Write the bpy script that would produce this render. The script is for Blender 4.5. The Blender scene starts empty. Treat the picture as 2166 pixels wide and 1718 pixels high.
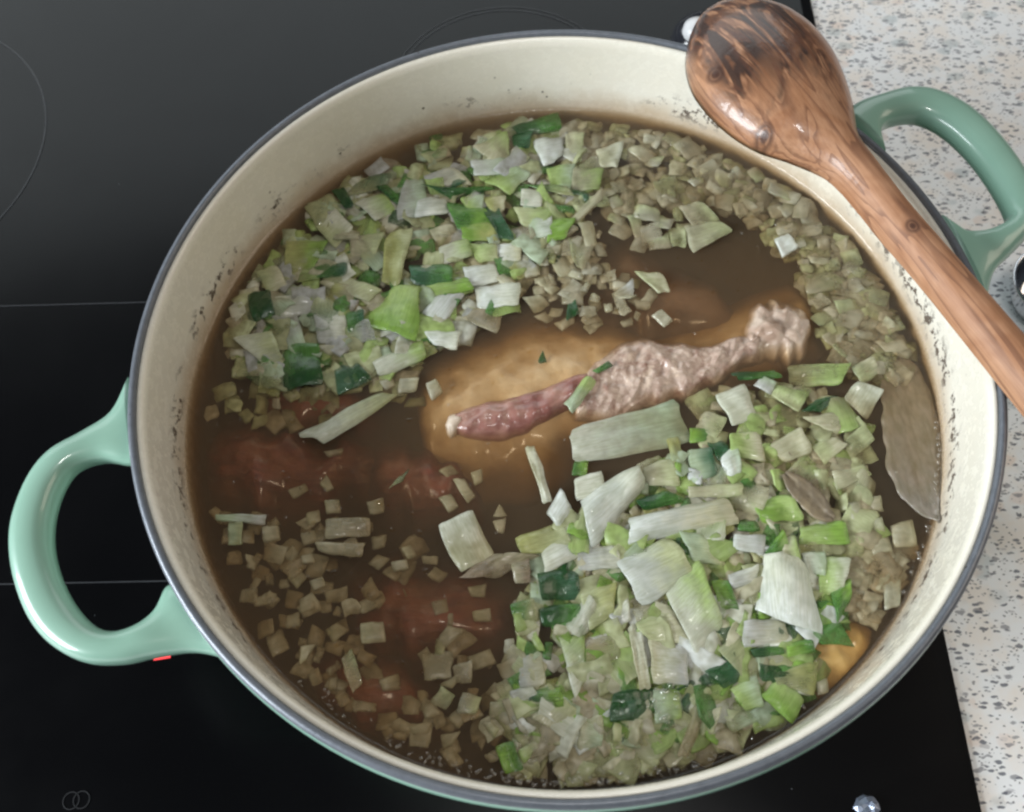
import bpy, bmesh, math, random
from mathutils import Vector, Matrix, noise

random.seed(7)
sc = bpy.context.scene
COL = sc.collection
PI = math.pi

# ------------------------------------------------------------------ camera
# hob glass top is z = 0, the pot rim is z = RIM_Z, the pot axis is x = y = 0
RIM_Z = 0.105
SOUP_Z = RIM_Z - 0.0413
IW, IH, FPX = 2166.0, 1718.0, 1998.4
CAM = Vector((-0.00932734, -0.16987161, 0.29422863 + RIM_Z))
CR = Vector((0.99941285, -0.01060758, -0.03257965))
CU = Vector((0.02384453, 0.89815893, 0.43902388))
CF = Vector((-0.02460472, 0.43954295, -0.89788451))
cd = bpy.data.cameras.new('camera')
cam = bpy.data.objects.new('camera', cd)
COL.objects.link(cam)
cd.sensor_width = 36.0
cd.lens = FPX / IW * 36.0
cd.clip_start, cd.clip_end = 0.01, 50
cd.dof.use_dof = True
cd.dof.focus_distance = 0.355
cd.dof.aperture_fstop = 16
R3 = Matrix((CR, CU, -CF)).transposed()
cam.matrix_world = Matrix.Translation(CAM) @ R3.to_4x4()
sc.camera = cam


def at(px, py, z=SOUP_Z):
    """point on the level z that stands at this place of the photograph"""
    d = CR * ((px - IW / 2) / FPX) - CU * ((py - IH / 2) / FPX) + CF
    return CAM + d * ((z - CAM.z) / d.z)


# ------------------------------------------------------------------ light
w = bpy.data.worlds.new('World')
sc.world = w
w.use_nodes = True
w.node_tree.nodes['Background'].inputs['Color'].default_value = (0.80, 0.90, 1.0, 1)
w.node_tree.nodes['Background'].inputs['Strength'].default_value = 0.075


def area(name, loc, target, sx, sy, power, color):
    l = bpy.data.lights.new(name, 'AREA')
    l.shape = 'RECTANGLE'
    l.size, l.size_y = sx, sy
    l.energy = power
    l.color = color
    o = bpy.data.objects.new(name, l)
    COL.objects.link(o)
    o.location = loc
    o.rotation_euler = (Vector(target) - Vector(loc)).to_track_quat('-Z', 'Y').to_euler()
    return o


area('window_light', (-1.28, -0.46, 0.60), (0, 0, 0.06), 0.90, 0.55, 38, (0.90, 0.96, 1.0))
area('pale_wall_bounce', (-0.55, 1.70, 1.12), (-0.15, 0.1, 0.0), 2.9, 1.0, 15.5, (0.90, 0.98, 1.0))
area('warm_room_bounce', (1.75, 0.15, 1.55), (0, 0, 0.05), 1.2, 1.2, 13, (1.0, 0.86, 0.70))
area('ceiling_lamp', (0.05, -0.26, 1.15), (0.05, -0.1, 0), 0.22, 0.035, 2.2, (1.0, 0.98, 0.95))

vs = sc.view_settings
vs.view_transform = 'Standard'
vs.look = 'None'
vs.exposure = 0.0
vs.gamma = 1.0
sc.render.engine = 'CYCLES'
cy = sc.cycles
cy.use_denoising = True
cy.max_bounces = 6
cy.diffuse_bounces = 3
cy.glossy_bounces = 3
cy.transmission_bounces = 4
cy.transparent_max_bounces = 24
cy.volume_bounces = 1
cy.sample_clamp_indirect = 4.0
cy.use_adaptive_sampling = True
cy.adaptive_threshold = 0.025
cy.pixel_filter_type = 'BLACKMAN_HARRIS'
cy.filter_width = 2.4


# ------------------------------------------------------------------ node helpers
class N:
    def __init__(s, name):
        s.m = bpy.data.materials.new(name)
        s.m.use_nodes = True
        s.t = s.m.node_tree
        s.out = s.t.nodes['Material Output']
        s.b = s.t.nodes['Principled BSDF']

    def add(s, typ, **k):
        n = s.t.nodes.new('ShaderNode' + typ)
        for a, v in k.items():
            setattr(n, a, v)
        return n

    def link(s, a, b):
        s.t.links.new(a, b)

    def put(s, node, key, v):
        if isinstance(v, bpy.types.NodeSocket):
            s.link(v, node.inputs[key])
        else:
            node.inputs[key].default_value = v

    def p(s, **k):
        for a, v in k.items():
            s.put(s.b, a.replace('_', ' '), v)
        return s

    def coord(s, kind='Object', scale=(1, 1, 1), loc=(0, 0, 0)):
        tc = s.add('TexCoord')
        mp = s.add('Mapping')
        mp.inputs['Scale'].default_value = scale
        mp.inputs['Location'].default_value = loc
        s.link(tc.outputs[kind], mp.inputs['Vector'])
        return mp.outputs['Vector']

    def noise(s, vec, scale, detail=3, rough=0.55, dist=0.0, out='Fac'):
        n = s.add('TexNoise')
        n.inputs['Scale'].default_value = scale
        n.inputs['Detail'].default_value = detail
        n.inputs['Roughness'].default_value = rough
        n.inputs['Distortion'].default_value = dist
        s.link(vec, n.inputs['Vector'])
        return n.outputs[out]

    def vor(s, vec, scale, out='Distance', rnd=1.0, feature='F1'):
        n = s.add('TexVoronoi')
        n.feature = feature
        n.inputs['Scale'].default_value = scale
        n.inputs['Randomness'].default_value = rnd
        s.link(vec, n.inputs['Vector'])
        return n.outputs[out]

    def ramp(s, fac, *stops, mode='LINEAR'):
        n = s.add('ValToRGB')
        n.color_ramp.interpolation = mode
        e = n.color_ramp.elements
        while len(e) < len(stops):
            e.new(0.5)
        for i, (p, c) in enumerate(stops):
            e[i].position = p
            e[i].color = (c, c, c, 1) if isinstance(c, (int, float)) else (*c, 1)
        s.link(fac, n.inputs['Fac'])
        return n.outputs['Color']

    def mix(s, fac, a, b, blend='MIX'):
        n = s.add('Mix', data_type='RGBA', blend_type=blend)
        for k, v in ((0, fac), (6, a), (7, b)):
            if isinstance(v, bpy.types.NodeSocket):
                s.link(v, n.inputs[k])
            elif k == 0:
                n.inputs[k].default_value = v
            else:
                n.inputs[k].default_value = (*v, 1) if len(v) == 3 else v
        return n.outputs[2]

    def math(s, op, a, b=0.0, clamp=False):
        n = s.add('Math', operation=op, use_clamp=clamp)
        for k, v in ((0, a), (1, b)):
            if isinstance(v, bpy.types.NodeSocket):
                s.link(v, n.inputs[k])
            else:
                n.inputs[k].default_value = v
        return n.outputs[0]

    def bump(s, h, strength, dist=0.001):
        n = s.add('Bump')
        n.inputs['Strength'].default_value = strength
        n.inputs['Distance'].default_value = dist
        s.link(h, n.inputs['Height'])
        s.link(n.outputs['Normal'], s.b.inputs['Normal'])
        return n.outputs['Normal']

    def sep(s, vec):
        n = s.add('SeparateXYZ')
        s.link(vec, n.inputs[0])
        return n.outputs

    def clear(s, amount):
        """let part of the light straight through (thin wet plant tissue)"""
        tr = s.add('BsdfTransparent')
        mx = s.add('MixShader')
        s.put(mx, 0, amount)
        s.link(s.b.outputs[0], mx.inputs[1])
        s.link(tr.outputs[0], mx.inputs[2])
        s.link(mx.outputs[0], s.out.inputs['Surface'])


# the spoon's own frame (x along the spoon from the tip of its bowl) and the knots in its wood
SA, SB = at(1512, 22, 0.112), at(2140, 800, 0.112)
srz = math.atan2((SB - SA).y, (SB - SA).x)
FR = (Matrix.Translation(Vector((SA.x, SA.y, RIM_Z))) @ Matrix.Rotation(srz, 4, 'Z')).inverted()
KNOTS = []
for kpx, kpy, kz, kr in ((1625, 262, 0.0165, 0.0036), (1512, 166, 0.0120, 0.0036), (1927, 484, 0.0110, 0.0027)):
    kp = FR @ at(kpx, kpy, RIM_Z + kz)
    KNOTS.append((kp.x, kp.y, kr))

# ------------------------------------------------------------------ materials
def mat_glass():
    n = N('black_ceramic_glass')
    v = n.coord('Object')
    specks = n.ramp(n.vor(v, 130), (0.0, 1.0), (0.045, 0.0))
    gate = n.ramp(n.noise(v, 34, 2), (0.58, 0.0), (0.66, 1.0))
    sp = n.math('MULTIPLY', specks, gate)
    col = n.mix(n.math('MULTIPLY', sp, 0.6), (0.0012, 0.0012, 0.0016), (0.35, 0.37, 0.4))
    smear = n.ramp(n.noise(v, 7, 4, 0.6, 0.6), (0.35, 0.20), (0.7, 0.27))
    n.p(Base_Color=col, Roughness=smear, IOR=1.5, Specular_IOR_Level=0.24)
    return n.m


def mat_plain(name, col, rough=0.4, **k):
    n = N(name)
    v = n.coord('Object')
    c = n.mix(n.ramp(n.noise(v, 140, 3), (0.3, 0.0), (0.7, 1.0)), [x * 0.86 for x in col], [min(1, x * 1.08) for x in col])
    n.p(Base_Color=c, Roughness=rough, **k)
    return n.m


def mat_worktop():
    n = N('speckled_laminate')
    v = n.coord('Object')
    big = n.noise(v, 55, 3, 0.6)
    col = n.mix(n.ramp(big, (0.42, 0.0), (0.62, 1.0)), (0.90, 0.915, 0.93), (0.90, 0.85, 0.80))
    wv = n.mix(0.0013, v, n.noise(v, 260, 2, out='Color'), 'LINEAR_LIGHT')

    def spots(scale, loc, lo, hi, sc_, keep, colour, base, stretch=(1, 1.7, 1), rot=0.0):
        mp = n.add('Mapping')
        mp.inputs['Scale'].default_value = stretch
        mp.inputs['Location'].default_value = loc
        mp.inputs['Rotation'].default_value = (0, 0, rot)
        n.link(wv, mp.inputs['Vector'])
        d = n.vor(mp.outputs[0], scale)
        m = n.ramp(d, (lo, 1.0), (hi, 0.0))
        c = n.vor(mp.outputs[0], scale, out='Color')
        r = n.sep(c)[0]
        k = n.ramp(r, (keep, 0.0), (keep + 0.02, 1.0))
        return n.mix(n.math('MULTIPLY', m, n.math('MULTIPLY', k, sc_)), base, colour)
    col = spots(75, (3, 1, 0), 0.30, 0.42, 0.45, 0.62, (0.36, 0.44, 0.46), col, (1, 1.4, 1), 0.4)
    col = spots(90, (7, 4, 0), 0.28, 0.44, 0.4, 0.74, (0.78, 0.60, 0.50), col, (1, 1.3, 1), -0.5)
    col = spots(170, (1, 9, 0), 0.24, 0.34, 0.75, 0.60, (0.20, 0.20, 0.23), col, (0.8, 1.8, 1), 0.25)
    col = spots(235, (5, 2, 0), 0.24, 0.36, 0.85, 0.42, (0.085, 0.10, 0.135), col, (0.8, 2.0, 1), -0.2)
    col = spots(480, (2, 6, 0), 0.25, 0.36, 0.7, 0.55, (0.07, 0.07, 0.09), col, (1, 1.6, 1), 0.5)
    n.p(Base_Color=col, Roughness=0.42)
    n.bump(n.noise(v, 900, 2), 0.06, 0.0004)
    return n.m


def mat_lining():
    n = N('cream_enamel')
    v = n.coord('Object')
    xyz = n.sep(v)
    base = n.mix(n.ramp(n.noise(v, 18, 4), (0.35, 0.0), (0.7, 1.0)), (0.80, 0.77, 0.68), (0.77, 0.73, 0.62))
    grain = n.noise(v, 900, 2)
    base = n.mix(n.ramp(grain, (0.3, 0.08), (0.7, 0.0)), base, (0.5, 0.42, 0.3))
    h = n.math('SUBTRACT', xyz[2], SOUP_Z)                      # height above the soup
    # tan film left by the simmering stock and dark dried specks just above the soup line
    film = n.ramp(n.math('ADD', h, n.math('MULTIPLY', n.noise(v, 60, 3), 0.012)), (0.0070, 1.0), (0.019, 0.0))
    col = n.mix(n.math('MULTIPLY', film, 0.72), base, (0.44, 0.31, 0.18))
    band = n.math('MULTIPLY', n.ramp(h, (0.003, 0.0), (0.006, 1.0), (0.012, 1.0), (0.017, 0.0)),
                  n.ramp(n.math('ADD', n.noise(v, 24, 2), n.math('MULTIPLY', n.math('SUBTRACT', n.math('ABSOLUTE', xyz[0]), n.math('MAXIMUM', xyz[1], 0.0)), 0.9)), (0.44, 0.0), (0.56, 1.0)))
    st = n.add('Mapping')
    st.inputs['Scale'].default_value = (1, 1, 1.0)
    n.link(v, st.inputs['Vector'])
    crust = n.ramp(n.noise(st.outputs[0], 240, 3, 0.72), (0.52, 0.0), (0.585, 1.0))
    col = n.mix(n.math('MULTIPLY', n.math('MULTIPLY', band, crust), 0.90), col, (0.060, 0.034, 0.020))
    fleck = n.ramp(n.vor(v, 210), (0.10, 1.0), (0.17, 0.0))
    fk = n.ramp(n.noise(v, 70, 2), (0.60, 0.0), (0.66, 1.0))
    hb = n.ramp(h, (0.004, 0.0), (0.008, 1.0), (0.020, 0.8), (0.026, 0.0))
    col = n.mix(n.math('MULTIPLY', n.math('MULTIPLY', fleck, fk), hb), col, (0.06, 0.035, 0.02))
    n.p(Base_Color=col, Roughness=n.ramp(crust, (0, 0.22), (1, 0.6)), Coat_Weight=0.25, Coat_Roughness=0.12)
    n.bump(n.math('MULTIPLY', band, crust), 0.5, 0.0006)
    return n.m


def mat_green_enamel():
    n = N('sage_green_enamel')
    v = n.coord('Object')
    c = n.mix(n.noise(v, 40, 3), (0.22, 0.385, 0.30), (0.28, 0.46, 0.37))
    n.p(Base_Color=c, Roughness=0.30, Coat_Weight=0.5, Coat_Roughness=0.05)
    n.bump(n.noise(v, 160, 2), 0.04, 0.0006)
    return n.m


def mat_rim():
    n = N('matt_iron_rim')
    v = n.coord('Object')
    c = n.mix(n.noise(v, 330, 2, 0.7), (0.10, 0.112, 0.13), (0.19, 0.205, 0.235))
    chips = n.ramp(n.noise(v, 130, 3, 0.7), (0.70, 0.0), (0.73, 1.0))
    c = n.mix(chips, c, (0.02, 0.02, 0.022))
    n.p(Base_Color=c, Roughness=0.42, Metallic=0.35, Coat_Weight=0.3, Coat_Roughness=0.2)
    n.bump(n.noise(v, 500, 3), 0.25, 0.0004)
    return n.m


def mat_broth():
    n = N('brown_stock')
    v = n.coord('Object')
    hgt = n.math('ADD', n.noise(v, 55, 3), n.math('MULTIPLY', n.noise(v, 260, 2), 0.25))
    bp = n.add('Bump')
    bp.inputs['Strength'].default_value = 0.22
    bp.inputs['Distance'].default_value = 0.0012
    n.link(hgt, bp.inputs['Height'])
    fr = n.add('Fresnel')
    fr.inputs['IOR'].default_value = 1.36
    n.link(bp.outputs[0], fr.inputs['Normal'])
    gl = n.add('BsdfGlossy')
    gl.inputs['Roughness'].default_value = 0.10
    n.link(bp.outputs[0], gl.inputs['Normal'])
    tr = n.add('BsdfTransparent')
    mx = n.add('MixShader')
    geo = n.add('NewGeometry')
    front = n.math('SUBTRACT', 1.0, geo.outputs['Backfacing'])
    n.link(n.math('MULTIPLY', fr.outputs[0], front), mx.inputs[0])
    n.link(tr.outputs[0], mx.inputs[1])
    n.link(gl.outputs[0], mx.inputs[2])
    n.link(mx.outputs[0], n.out.inputs['Surface'])
    ab = n.add('VolumeAbsorption')
    ab.inputs['Color'].default_value = (0.725, 0.595, 0.38, 1)
    ab.inputs['Density'].default_value = 205
    va = n.add('VolumeScatter')
    va.inputs['Color'].default_value = (0.80, 0.70, 0.57, 1)
    va.inputs['Density'].default_value = 40
    ad = n.add('AddShader')
    n.link(ab.outputs[0], ad.inputs[0])
    n.link(va.outputs[0], ad.inputs[1])
    n.link(ad.outputs[0], n.out.inputs['Volume'])
    return n.m


def mat_tissue(name, fibre, sss, rough, streak=0.35):
    """wet leek / onion tissue: colour from the object, second colour towards its end"""
    n = N(name)
    v = n.coord('Object')
    oi = n.add('ObjectInfo')
    ta = n.add('Attribute', attribute_type='OBJECT', attribute_name='tip')
    cl = n.add('Attribute', attribute_type='OBJECT', attribute_name='clear')
    off = n.add('VectorMath', operation='ADD')
    rn = n.add('CombineXYZ')
    n.link(n.math('MULTIPLY', oi.outputs['Random'], 9.0), rn.inputs[0])
    n.link(v, off.inputs[0])
    n.link(rn.outputs[0], off.inputs[1])
    vv = off.outputs[0]
    st = n.add('Mapping')
    st.inputs['Scale'].default_value = (fibre[0], fibre[1], fibre[1])
    n.link(vv, st.inputs['Vector'])
    fib = n.noise(st.outputs[0], 1.0, 2, 0.6, 0.0)
    blotch = n.noise(vv, 130, 2, 0.6)
    g = n.sep(n.coord('Generated'))
    fac = n.ramp(n.math('ADD', g[0], n.math('MULTIPLY', n.math('SUBTRACT', blotch, 0.5), 0.9)), (0.25, 0.0), (0.85, 1.0))
    c = n.mix(fac, oi.outputs['Color'], ta.outputs['Color'])
    dark = n.mix(0.75, c, (0.30, 0.33, 0.10), 'MULTIPLY')
    c = n.mix(n.math('MULTIPLY', n.ramp(fib, (0.36, 1.0), (0.60, 0.0)), streak), c, dark)
    c = n.mix(n.ramp(blotch, (0.35, 0.32), (0.62, 0.0)), c, dark)
    n.p(Base_Color=c, Roughness=rough, Coat_Weight=0.55, Coat_Roughness=0.07)
    n.bump(fib, 0.5, 0.0005)
    cb = n.add('Bump')
    cb.inputs['Strength'].default_value = 0.6
    cb.inputs['Distance'].default_value = 0.0008
    n.link(n.noise(vv, 420, 1, 0.5), cb.inputs['Height'])
    n.link(cb.outputs[0], n.b.inputs['Coat Normal'])
    n.clear(n.math('MULTIPLY', cl.outputs['Fac'], n.ramp(blotch, (0.3, 1.3), (0.7, 0.6))))
    return n.m


def mat_meat(name, a, b, c, fib=(60, 420, 420), rough=0.32, bump=0.5, fat=None):
    n = N(name)
    v = n.coord('Object')
    st = n.add('Mapping')
    st.inputs['Scale'].default_value = fib
    n.link(v, st.inputs['Vector'])
    f = n.noise(st.outputs[0], 1.0, 4, 0.65, 0.5)
    big = n.noise(v, 75, 4, 0.6)
    col = n.mix(n.ramp(f, (0.33, 0.0), (0.66, 1.0)), a, b)
    col = n.mix(n.ramp(big, (0.42, 0.0), (0.66, 0.85)), col, c)
    if fat:
        col = n.mix(n.ramp(n.noise(v, 160, 3, 0.6), (0.58, 0.0), (0.68, 0.8)), col, fat)
    n.p(Base_Color=col, Roughness=rough, Coat_Weight=0.5, Coat_Roughness=0.12)
    n.bump(n.math('ADD', f, n.math('MULTIPLY', n.noise(v, 500, 3), 0.5)), bump, 0.0012)
    return n.m


def mat_wood():
    n = N('olive_wood')
    v = n.coord('Object')                                  # x runs along the spoon
    xyz = n.sep(v)
    warp = n.noise(n.coord('Object', (1, 1.2, 1.2), (0.13, 0.02, 0)), 34, 2, 0.5, 1.6)
    st = n.add('Mapping')
    st.inputs['Scale'].default_value = (26, 105, 105)
    st.inputs['Location'].default_value = (0.31, 0.1, 0.0)
    n.link(v, st.inputs['Vector'])
    flow = n.noise(st.outputs[0], 1.0, 2, 0.55, 2.2)
    pale = n.mix(n.ramp(warp, (0.38, 0.0), (0.62, 1.0)), (0.47, 0.25, 0.14), (0.38, 0.18, 0.09))
    # flames of dark heartwood in the bowl
    heart = n.ramp(n.math('ADD', xyz[0], n.math('MULTIPLY', warp, 0.05)), (0.070, 1.0), (0.088, 0.0))
    rim_ = n.ramp(n.math('ABSOLUTE', n.math('ADD', xyz[1], 0.0015)), (0.019, 1.0), (0.024, 0.0))
    fl = n.ramp(n.math('ADD', n.math('MULTIPLY', flow, 0.75), n.math('MULTIPLY', warp, 0.35)), (0.41, 0.0), (0.49, 1.0))
    dk = n.mix(n.ramp(flow, (0.44, 0.0), (0.54, 1.0)), (0.16, 0.070, 0.036), (0.050, 0.027, 0.020))
    col = n.mix(n.math('MULTIPLY', n.math('MULTIPLY', fl, heart), n.math('ADD', n.math('MULTIPLY', rim_, 0.75), 0.25)), pale, dk)
    # fine dark year lines, long on the handle
    sl = n.add('Mapping')
    sl.inputs['Scale'].default_value = (7, 95, 95)
    sl.inputs['Location'].default_value = (0.7, 0.4, 0.2)
    n.link(v, sl.inputs['Vector'])
    ln = n.noise(sl.outputs[0], 1.0, 2, 0.5, 0.8)
    rings = n.math('FRACT', n.math('MULTIPLY', ln, 6.0))
    line = n.ramp(rings, (0.0, 0.0), (0.62, 0.05), (0.88, 0.9), (0.97, 1.0), (1.0, 0.0))
    col = n.mix(n.math('MULTIPLY', line, 0.58), col, (0.13, 0.05, 0.028))
    for kx, ky, r in KNOTS:
        vm = n.add('VectorMath', operation='DISTANCE')
        cm = n.add('CombineXYZ')
        n.link(n.math('MULTIPLY', xyz[0], 0.8), cm.inputs[0])
        n.link(xyz[1], cm.inputs[1])
        n.link(cm.outputs[0], vm.inputs[0])
        vm.inputs[1].default_value = (kx * 0.8, ky, 0)
        d = n.math('DIVIDE', vm.outputs['Value'], r)
        rg = n.ramp(d, (0.0, 0.95), (0.30, 0.85), (0.45, 0.30), (0.62, 0.75), (0.80, 0.45), (1.0, 0.0))
        col = n.mix(rg, col, (0.055, 0.02, 0.012))
    grain = n.noise(n.coord('Object', (60, 900, 900)), 1.0, 2, 0.6)
    col = n.mix(n.ramp(grain, (0.35, 0.35), (0.6, 0.0)), col, n.mix(1.0, col, (0.55, 0.45, 0.40), 'MULTIPLY'))
    wet = n.ramp(xyz[0], (0.080, 1.0), (0.115, 0.0))
    n.p(Base_Color=col, Roughness=n.ramp(wet, (0, 0.58), (1, 0.36)), Coat_Weight=n.math('MULTIPLY', wet, 0.35), Coat_Roughness=0.10)
    n.bump(n.math('ADD', n.math('MULTIPLY', grain, 0.5), n.noise(v, 260, 2, 0.6)), 0.30, 0.0007)
    cb = n.add('Bump')
    cb.inputs['Strength'].default_value = 0.5
    cb.inputs['Distance'].default_value = 0.0012
    n.link(n.noise(v, 120, 2, 0.6), cb.inputs['Height'])
    n.link(cb.outputs[0], n.b.inputs['Coat Normal'])
    return n.m


def mat_leafskin():
    n = N('dull_bay_leaf')
    v = n.coord('Object')
    xyz = n.sep(v)
    side = n.noise(v, 60, 3, 0.6)
    col = n.mix(n.ramp(side, (0.38, 0.0), (0.64, 1.0)), (0.165, 0.130, 0.085), (0.26, 0.205, 0.125))
    vein = n.add('TexWave', wave_type='BANDS', bands_direction='DIAGONAL')
    vein.inputs['Scale'].default_value = 95
    vein.inputs['Distortion'].default_value = 3.0
    n.link(v, vein.inputs['Vector'])
    col = n.mix(n.ramp(vein.outputs['Fac'], (0.75, 0.0), (0.95, 0.25)), col, (0.09, 0.07, 0.05))
    n.p(Base_Color=col, Roughness=0.5, Coat_Weight=0.25, Coat_Roughness=0.2)
    n.bump(n.math('ADD', vein.outputs['Fac'], n.noise(v, 420, 3)), 0.3, 0.0006)
    return n.m


def mat_bubble():
    n = N('bubble_film')
    lw = n.add('LayerWeight')
    lw.inputs['Blend'].default_value = 0.35
    gl = n.add('BsdfGlossy')
    gl.inputs['Roughness'].default_value = 0.05
    tr = n.add('BsdfTransparent')
    mx = n.add('MixShader')
    n.link(n.ramp(lw.outputs['Facing'], (0.0, 0.10), (1.0, 0.75)), mx.inputs[0])
    n.link(tr.outputs[0], mx.inputs[1])
    n.link(gl.outputs[0], mx.inputs[2])
    df = n.add('BsdfDiffuse')
    df.inputs['Color'].default_value = (0.62, 0.56, 0.46, 1)
    m2 = n.add('MixShader')
    m2.inputs[0].default_value = 0.04
    n.link(mx.outputs[0], m2.inputs[1])
    n.link(df.outputs[0], m2.inputs[2])
    n.link(m2.outputs[0], n.out.inputs['Surface'])
    return n.m


M = dict(
    glass=mat_glass(), worktop=mat_worktop(), lining=mat_lining(), enamel=mat_green_enamel(), rim=mat_rim(), broth=mat_broth(),
    leek=mat_tissue('leek_layer', (110, 1500), 0.25, 0.34, 0.40), onion=mat_tissue('onion_flesh', (240, 800), 0.25, 0.36, 0.25), film=mat_tissue('leaf_film', (140, 500), 0.1, 0.42, 0.5),
    leaf=mat_tissue('leek_green', (90, 1500), 0.1, 0.30, 0.6),
    muscle=mat_meat('cured_red_muscle', (0.34, 0.15, 0.12), (0.22, 0.085, 0.07), (0.46, 0.27, 0.21), (70, 260, 260), 0.28, 0.35),
    fibres=mat_meat('boiled_meat_fibres', (0.56, 0.43, 0.34), (0.26, 0.14, 0.10), (0.54, 0.41, 0.33), (200, 200, 260), 0.30, 0.5, (0.70, 0.55, 0.43)),
    knuckle=mat_meat('gristle', (0.54, 0.41, 0.32), (0.40, 0.27, 0.20), (0.62, 0.51, 0.41), (120, 160, 160), 0.3, 0.4),
    fat=mat_meat('orange_fat', (0.66, 0.46, 0.25), (0.58, 0.38, 0.19), (0.70, 0.52, 0.31), (120, 200, 200), 0.4, 0.4),
    goldfat=mat_meat('golden_fat', (0.84, 0.58, 0.22), (0.76, 0.50, 0.17), (0.86, 0.64, 0.28), (120, 200, 200), 0.4, 0.3),
    redmeat=mat_meat('dark_red_meat', (0.22, 0.055, 0.032), (0.11, 0.032, 0.024), (0.29, 0.10, 0.05), (50, 330, 330), 0.4, 0.6),
    brownmeat=mat_meat('brown_meat', (0.30, 0.18, 0.12), (0.22, 0.13, 0.09), (0.36, 0.23, 0.16), (120, 220, 220), 0.4, 0.5),
    bone=mat_plain('bone', (0.72, 0.60, 0.48), 0.35), skin=mat_tissue('onion_skin', (90, 900), 0.1, 0.4, 0.6),
    wood=mat_wood(), bay=mat_leafskin(), bubble=mat_bubble(),
    steel=mat_plain('polished_steel', (0.62, 0.63, 0.66), 0.10, Metallic=1.0),
    black=mat_plain('black_gloss', (0.02, 0.021, 0.026), 0.12), white=mat_plain('white_plastic', (0.78, 0.78, 0.79), 0.3),
    print=mat_plain('grey_print', (0.027, 0.028, 0.032), 0.4), faint=mat_plain('faint_print', (0.011, 0.0115, 0.013), 0.35),
    blob_metal=mat_plain('bluish_metal', (0.34, 0.39, 0.50), 0.38, Metallic=0.7),
)
sk = N('sunk_tissue')
sa_ = sk.add('Attribute', attribute_type='GEOMETRY', attribute_name='tint')
sb_ = sk.noise(sk.coord('Object'), 260, 1)
sk.p(Base_Color=sk.mix(sk.ramp(sb_, (0.35, 0.4), (0.6, 0.0)), sa_.outputs['Color'], sk.mix(1.0, sa_.outputs['Color'], (0.55, 0.52, 0.35), 'MULTIPLY')), Roughness=0.35)
sk.clear(sk.ramp(sb_, (0.3, 0.5), (0.7, 0.2)))
M['sunk'] = sk.m
dp = N('fat_drop')
fr_ = dp.add('Fresnel')
fr_.inputs['IOR'].default_value = 1.5
g_ = dp.add('BsdfGlossy')
g_.inputs['Roughness'].default_value = 0.06
t_ = dp.add('BsdfTransparent')
t_.inputs['Color'].default_value = (0.98, 0.93, 0.80, 1)
x_ = dp.add('MixShader')
dp.link(fr_.outputs[0], x_.inputs[0])
dp.link(t_.outputs[0], x_.inputs[1])
dp.link(g_.outputs[0], x_.inputs[2])
dp.link(x_.outputs[0], dp.out.inputs['Surface'])
M['drop'] = dp.m
rl = N('red_indicator_light')
rl.p(Base_Color=(0.6, 0.03, 0.03, 1), Emission_Color=(1.0, 0.06, 0.07, 1), Emission_Strength=1.1)
M['red'] = rl.m


# ------------------------------------------------------------------ object helpers
def mesh_obj(name, verts, faces, mat, parent=None, smooth=True, loc=None, rz=0.0):
    me = bpy.data.meshes.new(name)
    me.from_pydata([tuple(v) for v in verts], [], faces)
    me.update()
    if smooth:
        me.polygons.foreach_set('use_smooth', [True] * len(me.polygons))
    me.materials.append(M[mat] if isinstance(mat, str) else mat)
    o = bpy.data.objects.new(name, me)
    COL.objects.link(o)
    if loc is not None:
        o.location = loc
    o.rotation_euler = (0, 0, rz)
    if parent:
        o.parent = parent
    return o


def tag(o, label=None, cat=None, group=None, kind=None):
    if label:
        o['label'] = label
    if cat:
        o['category'] = cat
    if group:
        o['group'] = group
    if kind:
        o['kind'] = kind
    return o


def empty(name, loc=(0, 0, 0), rz=0.0):
    o = bpy.data.objects.new(name, None)
    COL.objects.link(o)
    o.location = loc
    o.rotation_euler = (0, 0, rz)
    o.empty_display_size = 0.01
    return o


def fix_normals(o):
    bm = bmesh.new()
    bm.from_mesh(o.data)
    bmesh.ops.recalc_face_normals(bm, faces=bm.faces)
    bm.to_mesh(o.data)
    bm.free()
    return o


def lathe(name, prof, mat, parent=None, seg=160, closed=False, loc=None):
    """prof: list of (r, z); r == 0 closes on the axis"""
    vs_, fs = [], []
    rings = []
    for r, z in prof:
        if r < 1e-9:
            rings.append([len(vs_)])
            vs_.append((0, 0, z))
        else:
            rings.append(list(range(len(vs_), len(vs_) + seg)))
            vs_ += [(r * math.cos(2 * PI * k / seg), r * math.sin(2 * PI * k / seg), z) for k in range(seg)]
    pairs = list(zip(rings[:-1], rings[1:]))
    if closed:
        pairs.append((rings[-1], rings[0]))
    for a, b in pairs:
        for k in range(seg):
            k2 = (k + 1) % seg
            if len(a) == 1 and len(b) == 1:
                continue
            if len(a) == 1:
                fs.append((a[0], b[k], b[k2]))
            elif len(b) == 1:
                fs.append((a[k], b[0], a[k2]))
            else:
                fs.append((a[k], b[k], b[k2], a[k2]))
    return fix_normals(mesh_obj(name, vs_, fs, mat, parent, loc=loc))


def spline(pts, n):
    """Catmull-Rom through pts, n samples per span"""
    out = []
    P = [Vector(p) for p in pts]
    P = [P[0] * 2 - P[1]] + P + [P[-1] * 2 - P[-2]]
    for i in range(1, len(P) - 2):
        for k in range(n):
            t = k / n
            a, b, c, d = P[i - 1], P[i], P[i + 1], P[i + 2]
            out.append(0.5 * (2 * b + (c - a) * t + (2 * a - 5 * b + 4 * c - d) * t * t + (3 * b - a - 3 * c + d) * t ** 3))
    out.append(P[-2].copy())
    return out


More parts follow.
